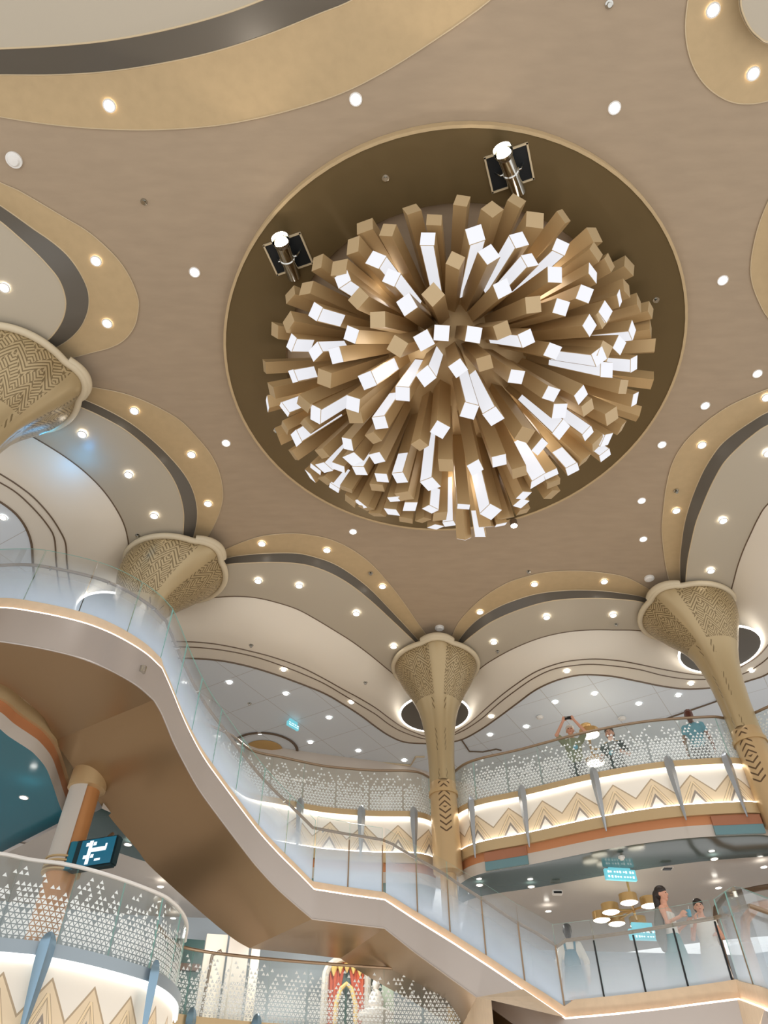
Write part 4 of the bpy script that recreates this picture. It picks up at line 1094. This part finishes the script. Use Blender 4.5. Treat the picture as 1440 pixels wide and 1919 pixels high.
# ================================================================== THINGS ON THE DECKS
def exit_sign(px, py, z, w, lab, ang=0.0, hang=True):
    p = U(px, py, z)
    t = thing('exit_sign', lab, 'sign', p)
    R = Matrix.Rotation(ang, 3, 'Z')
    obj('sign_box', box_bm(p, (w, .07, w*.32), R, None, .006), 'sign', t, smooth=False)
    bm = bmesh.new(); rg_ = random.Random(5)
    for i in range(9):
        x = -w*.40+w*.80*i/8
        for j in range(2):
            box_bm(p+R @ Vector((x+rg_.uniform(-.01, .01), -.037, (j-.5)*w*.14)), (w*.05, .006, w*.05*rg_.uniform(.6, 1.3)), R, bm)
    obj('sign_characters', bm, 'signink', t, smooth=False)
    obj('mount', box_bm(p+Vector((0, 0, w*.26)), (w*.7, .05, w*.2), R), 'sign', t, smooth=False)
exit_sign(1163, 1640, LV['gry']-.12, .62, 'lit pale blue exit sign hanging from the lower ceiling above the round lamps', .15)
exit_sign(549, 1360, Z2-.16, .40, 'small lit pale blue sign under the tiled upper ceiling behind the stair glass', .9)
p = U(1205, 1755, 5.2); 
exit_sign(1207, 1752, 5.35, .5, 'lit pale blue sign seen through the landing glass below the round lamps', .1)
def drum(t, p, r, hgt):
    d = obj('drum_shade', lathe_bm([(r*.96, -hgt/2), (r, -hgt/2), (r, hgt/2), (r*.96, hgt/2), (r*.96, -hgt/2)], 32, p, cap=False), 'gold', t)
    obj('diffuser', lathe_bm([(0, -hgt/2-.03), (r*.6, -hgt/2-.025), (r*.97, -hgt/2), (r*.97, hgt/2), (r*.5, hgt/2+.02), (0, hgt/2+.02)], 28, p, cap=False), 'bowl', d, local=True)
def cluster(hub_px, pts, z, lab, r=.165, hgt=.14, d=None):
    hb = U(hub_px[0], hub_px[1], z)
    t = thing('drum_cluster_pendant', lab, 'pendant lamp', Vector((hb.x, hb.y, z)))
    obj('stem', tube_bm([hb-Vector((0, 0, .1)), Vector((hb.x, hb.y, z+.62))], .022, 10), 'gold', t)
    obj('ceiling_rose', lathe_bm([(0, .56), (.12, .58), (.13, .62), (0, .62)], 24, hb, cap=False), 'gold', t)
    for px, py in pts:
        p = U(px, py, z+.03); obj('arm', tube_bm([hb, hb.lerp(p, .5)-Vector((0, 0, .02)), p], .02, 8), 'gold', t); drum(t, p, r, hgt)
cluster((1188, 1705), [(1178,1684),(1144,1702),(1127,1717),(1155,1724),(1217,1690),(1196,1727)], 6.2, 'brass cluster pendant of six round drum lamps under the lower ceiling')
cluster((1108, 1404), [(1105,1373),(1116,1426),(1150,1400)], 9.9, 'brass pendant with round lamps behind the photographing person', .22, .12)
# camera dome on the lower ceiling
p = U(1044, 1668, ZLC); t = thing('ceiling_camera', 'small dark and white camera box on the lower ceiling', 'camera', p)
obj('housing', box_bm(p+Vector((0, 0, -.05)), (.2, .12, .08), None, None, .01), 'white', t, smooth=False); obj('camera_window', box_bm(p+Vector((0, -.062, -.06)), (.16, .01, .04)), 'phone', t, smooth=False)
p = U(1251, 1627, ZLC); t = thing('ceiling_vent', 'small black vent on the lower ceiling above the long-haired woman', 'vent', p)
obj('grille', box_bm(p+Vector((0, 0, -.012)), (.16, .1, .02)), 'phone', t, smooth=False); obj('vent_frame', box_bm(p+Vector((0, 0, -.004)), (.2, .14, .01)), 'white', t, smooth=False)
p = U(496, 1404, Z2-.03)
t = thing('round_ceiling_recess', 'round bronze recess with dark rings in the tiled ceiling behind the stair handrail', 'ceiling light', p)
obj('outer_ring', lathe_bm([(.86, -.02), (.93, -.02), (.93, .0), (.86, 0), (.86, -.02)], 48, p, cap=False), 'darktrim', t)
obj('bronze_dish', lathe_bm([(0, -.10), (.25, -.10), (.46, -.03), (.5, 0), (0, 0)], 40, p, cap=False), 'gold', t)
# hanging display beside the orange column
p = D(178, 1601, 12.0); R = Matrix.Rotation(-.35, 3, 'Z')
t = thing('hanging_display', 'dark teal display showing white machine parts, beside the orange column above the lower rail', 'screen', p)
obj('display_case', box_bm(p, (.80, .16, .44), R, None, .03), 'navy', t, smooth=False)
obj('screen', box_bm(p+R @ Vector((.08, -.083, 0)), (.60, .01, .38), R), 'screen', t, smooth=False)
bm = bmesh.new()
for x, z, w, h in ((-.06, .0, .06, .34), (.10, .03, .26, .06), (-.12, .12, .05, .05), (.01, .12, .05, .05), (-.12, -.06, .05, .05), (.01, -.06, .05, .05), (.22, .06, .03, .08), (.12, -.12, .10, .03)):
    box_bm(p+R @ Vector((x+.02, -.09, z)), (w, .006, h), R, bm)
obj('screen_picture', bm, 'screenwhite', t, smooth=False)
obj('end_cap', tube_bm([p+R @ Vector((-.38, -.02, -.20)), p+R @ Vector((-.38, -.02, .20))], .09, 16), 'tealcloth', t)
obj('ceiling_bracket', tube_bm([p+Vector((0, .1, .2)), p+Vector((0, .5, .5))], .03, 8), 'darktrim', t)
# lower column foot by the display
q = Vector((C2[0], C2[1], 0))
t = COL2
obj('lower_sleeve', lathe_bm([(.22, ZL), (.22, 8.0)], 40, (q.x, q.y, 0)), 'orange', t)
obj('silver_sleeve', loft_bm([[Vector((q.x+.262*math.cos(a), q.y+.262*math.sin(a), z)) for a in np.linspace(PI*.75, PI*1.62, 20)] for z in (5.7, 6.95)]), 'greyband', t)
bm = bmesh.new()
for z in (5.62, 5.68, 5.74, 5.80): lathe_bm([(.22, z-.02), (.285, z-.012), (.285, z+.012), (.22, z+.02)], 40, (q.x, q.y, 0), bm, cap=False)
obj('ribbed_rings', bm, 'brass', t)
# shop front beyond the lower balcony
SD = 17.0
def shop_box(px0, py0, px1, py1, name, lab, cat, m, depth=.2, z0=None):
    a = D(px0, py0, SD); b = D(px1, py1, SD); z0 = ZL if z0 is None else z0
    c = (a+b)/2; w = (a.xy-b.xy).length
    p = Vector((c.x, c.y, (a.z+z0)/2)); ang = math.atan2(b.y-a.y, b.x-a.x)
    t = thing(name, lab, cat, Vector((c.x, c.y, z0)))
    obj('body', box_bm(p, (w, depth, a.z-z0), Matrix.Rotation(ang, 3, 'Z'), None, .01), m, t, smooth=False)
    return t, p, ang, w, a.z
t, p, ang, w, zt = shop_box(322, 1760, 385, 1760, 'dark_doorway', 'dark shop opening below the stair, beside the bowed balcony corner', 'doorway', 'darkgreen')
obj('door_head', box_bm(Vector((p.x, p.y-.12, zt-.5)), (w, .06, .12), Matrix.Rotation(ang, 3, 'Z')), 'brownwood', t, smooth=False)
t, p, ang, w, zt = shop_box(388, 1752, 428, 1752, 'lit_display_window', 'narrow lit shop window with pale curved frame', 'window', 'cream')
obj('curved_bar', tube_bm([Vector((p.x-.1, p.y-.12, ZL)), Vector((p.x-.02, p.y-.13, ZL+1.6)), Vector((p.x+.15, p.y-.12, zt-.3))], .03, 8), 'darktrim', t)
t, p, ang, w, zt = shop_box(432, 1752, 470, 1752, 'grey_pillar', 'plain grey round-edged shop pillar', 'pillar', 'greyband', .35); t['kind'] = 'thing'
t, p, ang, w, zt = shop_box(474, 1760, 490, 1760, 'cream_post', 'slim cream post beside the plain grey shop pillar', 'post', 'cream', .25)
# arch with coral curtains
a = D(612, 1800, SD); b = D(690, 1800, SD); cx = (a+b)/2; ang = math.atan2(b.y-a.y, b.x-a.x); R = Matrix.Rotation(ang, 3, 'Z'); w = (a.xy-b.xy).length
t = thing('curtained_arch', 'arched shop niche with coral curtains and gold scalloped edging', 'arch', Vector((cx.x, cx.y, ZL)))
zt = D(650, 1806, SD).z; zs = D(612, 1835, SD).z
def arc_pts(hw, z_spring, rise, y=-.2):
    return [cx.xy.to_3d()+R @ Vector((-hw, y, ZL))]+[cx.xy.to_3d()+R @ Vector((-hw*math.cos(t_), y, z_spring+rise*math.sin(t_))) for t_ in np.linspace(0, PI, 15)]+[cx.xy.to_3d()+R @ Vector((hw, y, ZL))]
obj('arch_frame', tube_bm(arc_pts(w/2, zs, zt-zs+.05), .07, 8), 'greyband', t)
for s in (-1, 1):
    rows = []
    for k in range(25):
        u_ = k/24; x = s*w/2*(.06+.9*u_); zt_ = zs+(zt-zs)*math.sqrt(max(0, 1-(abs(x)/(w/2))**2))
        y = -.14+.03*math.sin(u_*30); lowx = x if u_ > .45 else s*w/2*(.45+.1*u_)
        rows.append([cx.xy.to_3d()+R @ Vector((x, y, zt_)), cx.xy.to_3d()+R @ Vector((x*.5+lowx*.5, y, (zt_+ZL)/2+.3)), cx.xy.to_3d()+R @ Vector((lowx, y, ZL))])
    obj('curtain', loft_bm(rows), 'curtain', t)
obj('scalloped_edging', tube_bm([cx.xy.to_3d()+R @ Vector((x, -.2, z)) for x, z in ((-w*.25, ZL), (-w*.22, zs-.45), (-.10, zs-.2), (0, zs-.12), (.10, zs-.2), (w*.22, zs-.45), (w*.25, ZL))], .045, 8), 'curtaingold', t)
bm = bmesh.new()
for i in range(5):
    x = (-.5+i/4)*w*.62; z = zs+(zt-zs)*math.sqrt(max(0, 1-(abs(x)/(w/2))**2))-.05
    tube_bm([cx.xy.to_3d()+R @ Vector((x, -.19, z)), cx.xy.to_3d()+R @ Vector((x, -.19, z-.16))], [.08, .01], 8, bm)
obj('pelmet_points', bm, 'curtaingold', t)
obj('back_panel', box_bm(cx.xy.to_3d()+Vector((0, 0, (zs+ZL)/2+.1)), (w, .1, zs-ZL+.4), R), 'darkgreen', t, smooth=False)
shop_box(692, 1815, 716, 1815, 'dark_green_screen', 'dark green shop panel behind the white figure', 'panel', 'darkgreen')
shop_box(716, 1815, 738, 1815, 'pale_drape', 'pale green drape beside the white figure', 'drape', 'palegreen')
p = D(705, 1862, SD-.5); t = thing('white_figurine', 'white seated figurine on a plinth beside the coral curtains', 'statue', Vector((p.x, p.y, ZL)))
bm = bmesh.new(); lathe_bm([(0, 0), (.10, 0), (.16, .08), (.13, .2), (.09, .28), (.045, .31), (.07, .36), (.075, .42), (.05, .48), (.0, .5)], 20, (p.x, p.y, p.z-.25), bm, cap=False)
obj('figure', bm, 'statue', t)
obj('plinth', lathe_bm([(.26, ZL), (.26, p.z-.45), (.34, p.z-.40), (.34, p.z-.32), (.2, p.z-.25)], 24, (p.x, p.y, 0)), 'statue', t)
# dark-framed opening behind the lower landing
a = D(1395, 1700, 16.5); R = Matrix.Rotation(-.4, 3, 'Z')
t = thing('arched_opening', 'round-cornered bronze frame opening beyond the lower landing', 'doorway', Vector((a.x, a.y, ZL)))
fr = [a.xy.to_3d()+R @ Vector((x, 0, z)) for x, z in ((-.6, ZL), (-.6, 6.0), (-.5, 6.3), (-.25, 6.5), (.4, 6.55), (1.6, 6.55))]
obj('outer_frame', tube_bm(fr, .05, 8), 'darktrim', t)
obj('inner_frame', tube_bm([f+R @ Vector((.45, .05, -.25)) for f in fr], .09, 8), 'orange', t)
struct(obj('floor', box_bm(Vector((-1, 14.5, -.05)), (32, 21, .1)), 'carpet', smooth=False))  # unseen floor, added to darken the stair and balcony undersides
# ================================================================== LIGHT
w = bpy.data.worlds.new('hall'); sc.world = w; w.use_nodes = True
bg = w.node_tree.nodes['Background']; bg.inputs[0].default_value = (1.0, .985, .965, 1); bg.inputs[1].default_value = .95
def lamp(kind, loc, e, col=(1, .95, .9), size=.3, aim=None, spot=1.6, name='lamp'):
    l = bpy.data.lights.new(name, kind); l.energy = e; l.color = col
    if kind == 'SPOT': l.spot_size = spot; l.shadow_soft_size = size; l.spot_blend = .6
    elif kind == 'POINT': l.shadow_soft_size = size
    else: l.size = size
    o = bpy.data.objects.new(name, l); COL.objects.link(o); o.location = loc
    if aim is not None: o.rotation_euler = (Vector(aim)-Vector(loc)).to_track_quat('-Z', 'Y').to_euler()
    return o
lamp('POINT', (-.6, 15.7, 6.1), 55, (1, .95, .88), .2, None, 0, 'shop_lamp'); lamp('POINT', (-3.2, 15.4, 6.0), 40, (1, .95, .9), .2, None, 0, 'shop_lamp')
# downlight beams of the upper and lower decks, and the added blue tint on the soffit
for x, y in ((1.5, 17.0), (5.0, 16.0), (-2.5, 16.2), (8.5, 15.5)): lamp('SPOT', (x, y, Z2-.1), 90, (1, .95, .88), .1, (x, y, 0), 2.2, 'upper_downlight_beam')
for x, y in ((2.5, 15.5), (5.5, 14.6), (4.0, 17.2), (-2.0, 16.2), (-5.5, 14.0), (-7.5, 11.5)): lamp('SPOT', (x, y, ZLC-.15), 110, (1, .95, .9), .1, (x, y, 0), 2.2, 'lower_downlight_beam')
for c in ((.4, 11.9, 1.2), (3.4, 10.6, 1.2)): lamp('POINT', c, 150, (.98, .95, .92), .25, None, 0, 'added_hall_fill')  # unseen fill lights, added to brighten the stair underside and ceiling
for px, py in ((205,198),(667,186),(1152,202),(365,510),(424,830),(662,996),(1322,760),(1203,938),(613,1031),(1002,1095)):
    a = U(px, py, HC-.06); lamp('SPOT', a, 130, (.93, .96, 1), .09, (a.x, a.y+1.2, 0), 1.7, 'hall_downlight_beam')
a = U(150, 852, HG); lamp('POINT', a+Vector((.1, 0, -.42)), 4.5, (.03, .42, 1), .1, None, 0, 'added_blue_reflection_tint'); a = U(95, 790, HG); lamp('POINT', a+Vector((0, 0, -.35)), 3.0, (.03, .5, 1), .1, None, 0, 'added_blue_reflection_tint')  # unseen blue lights, added to imitate a teal reflection on the soffit
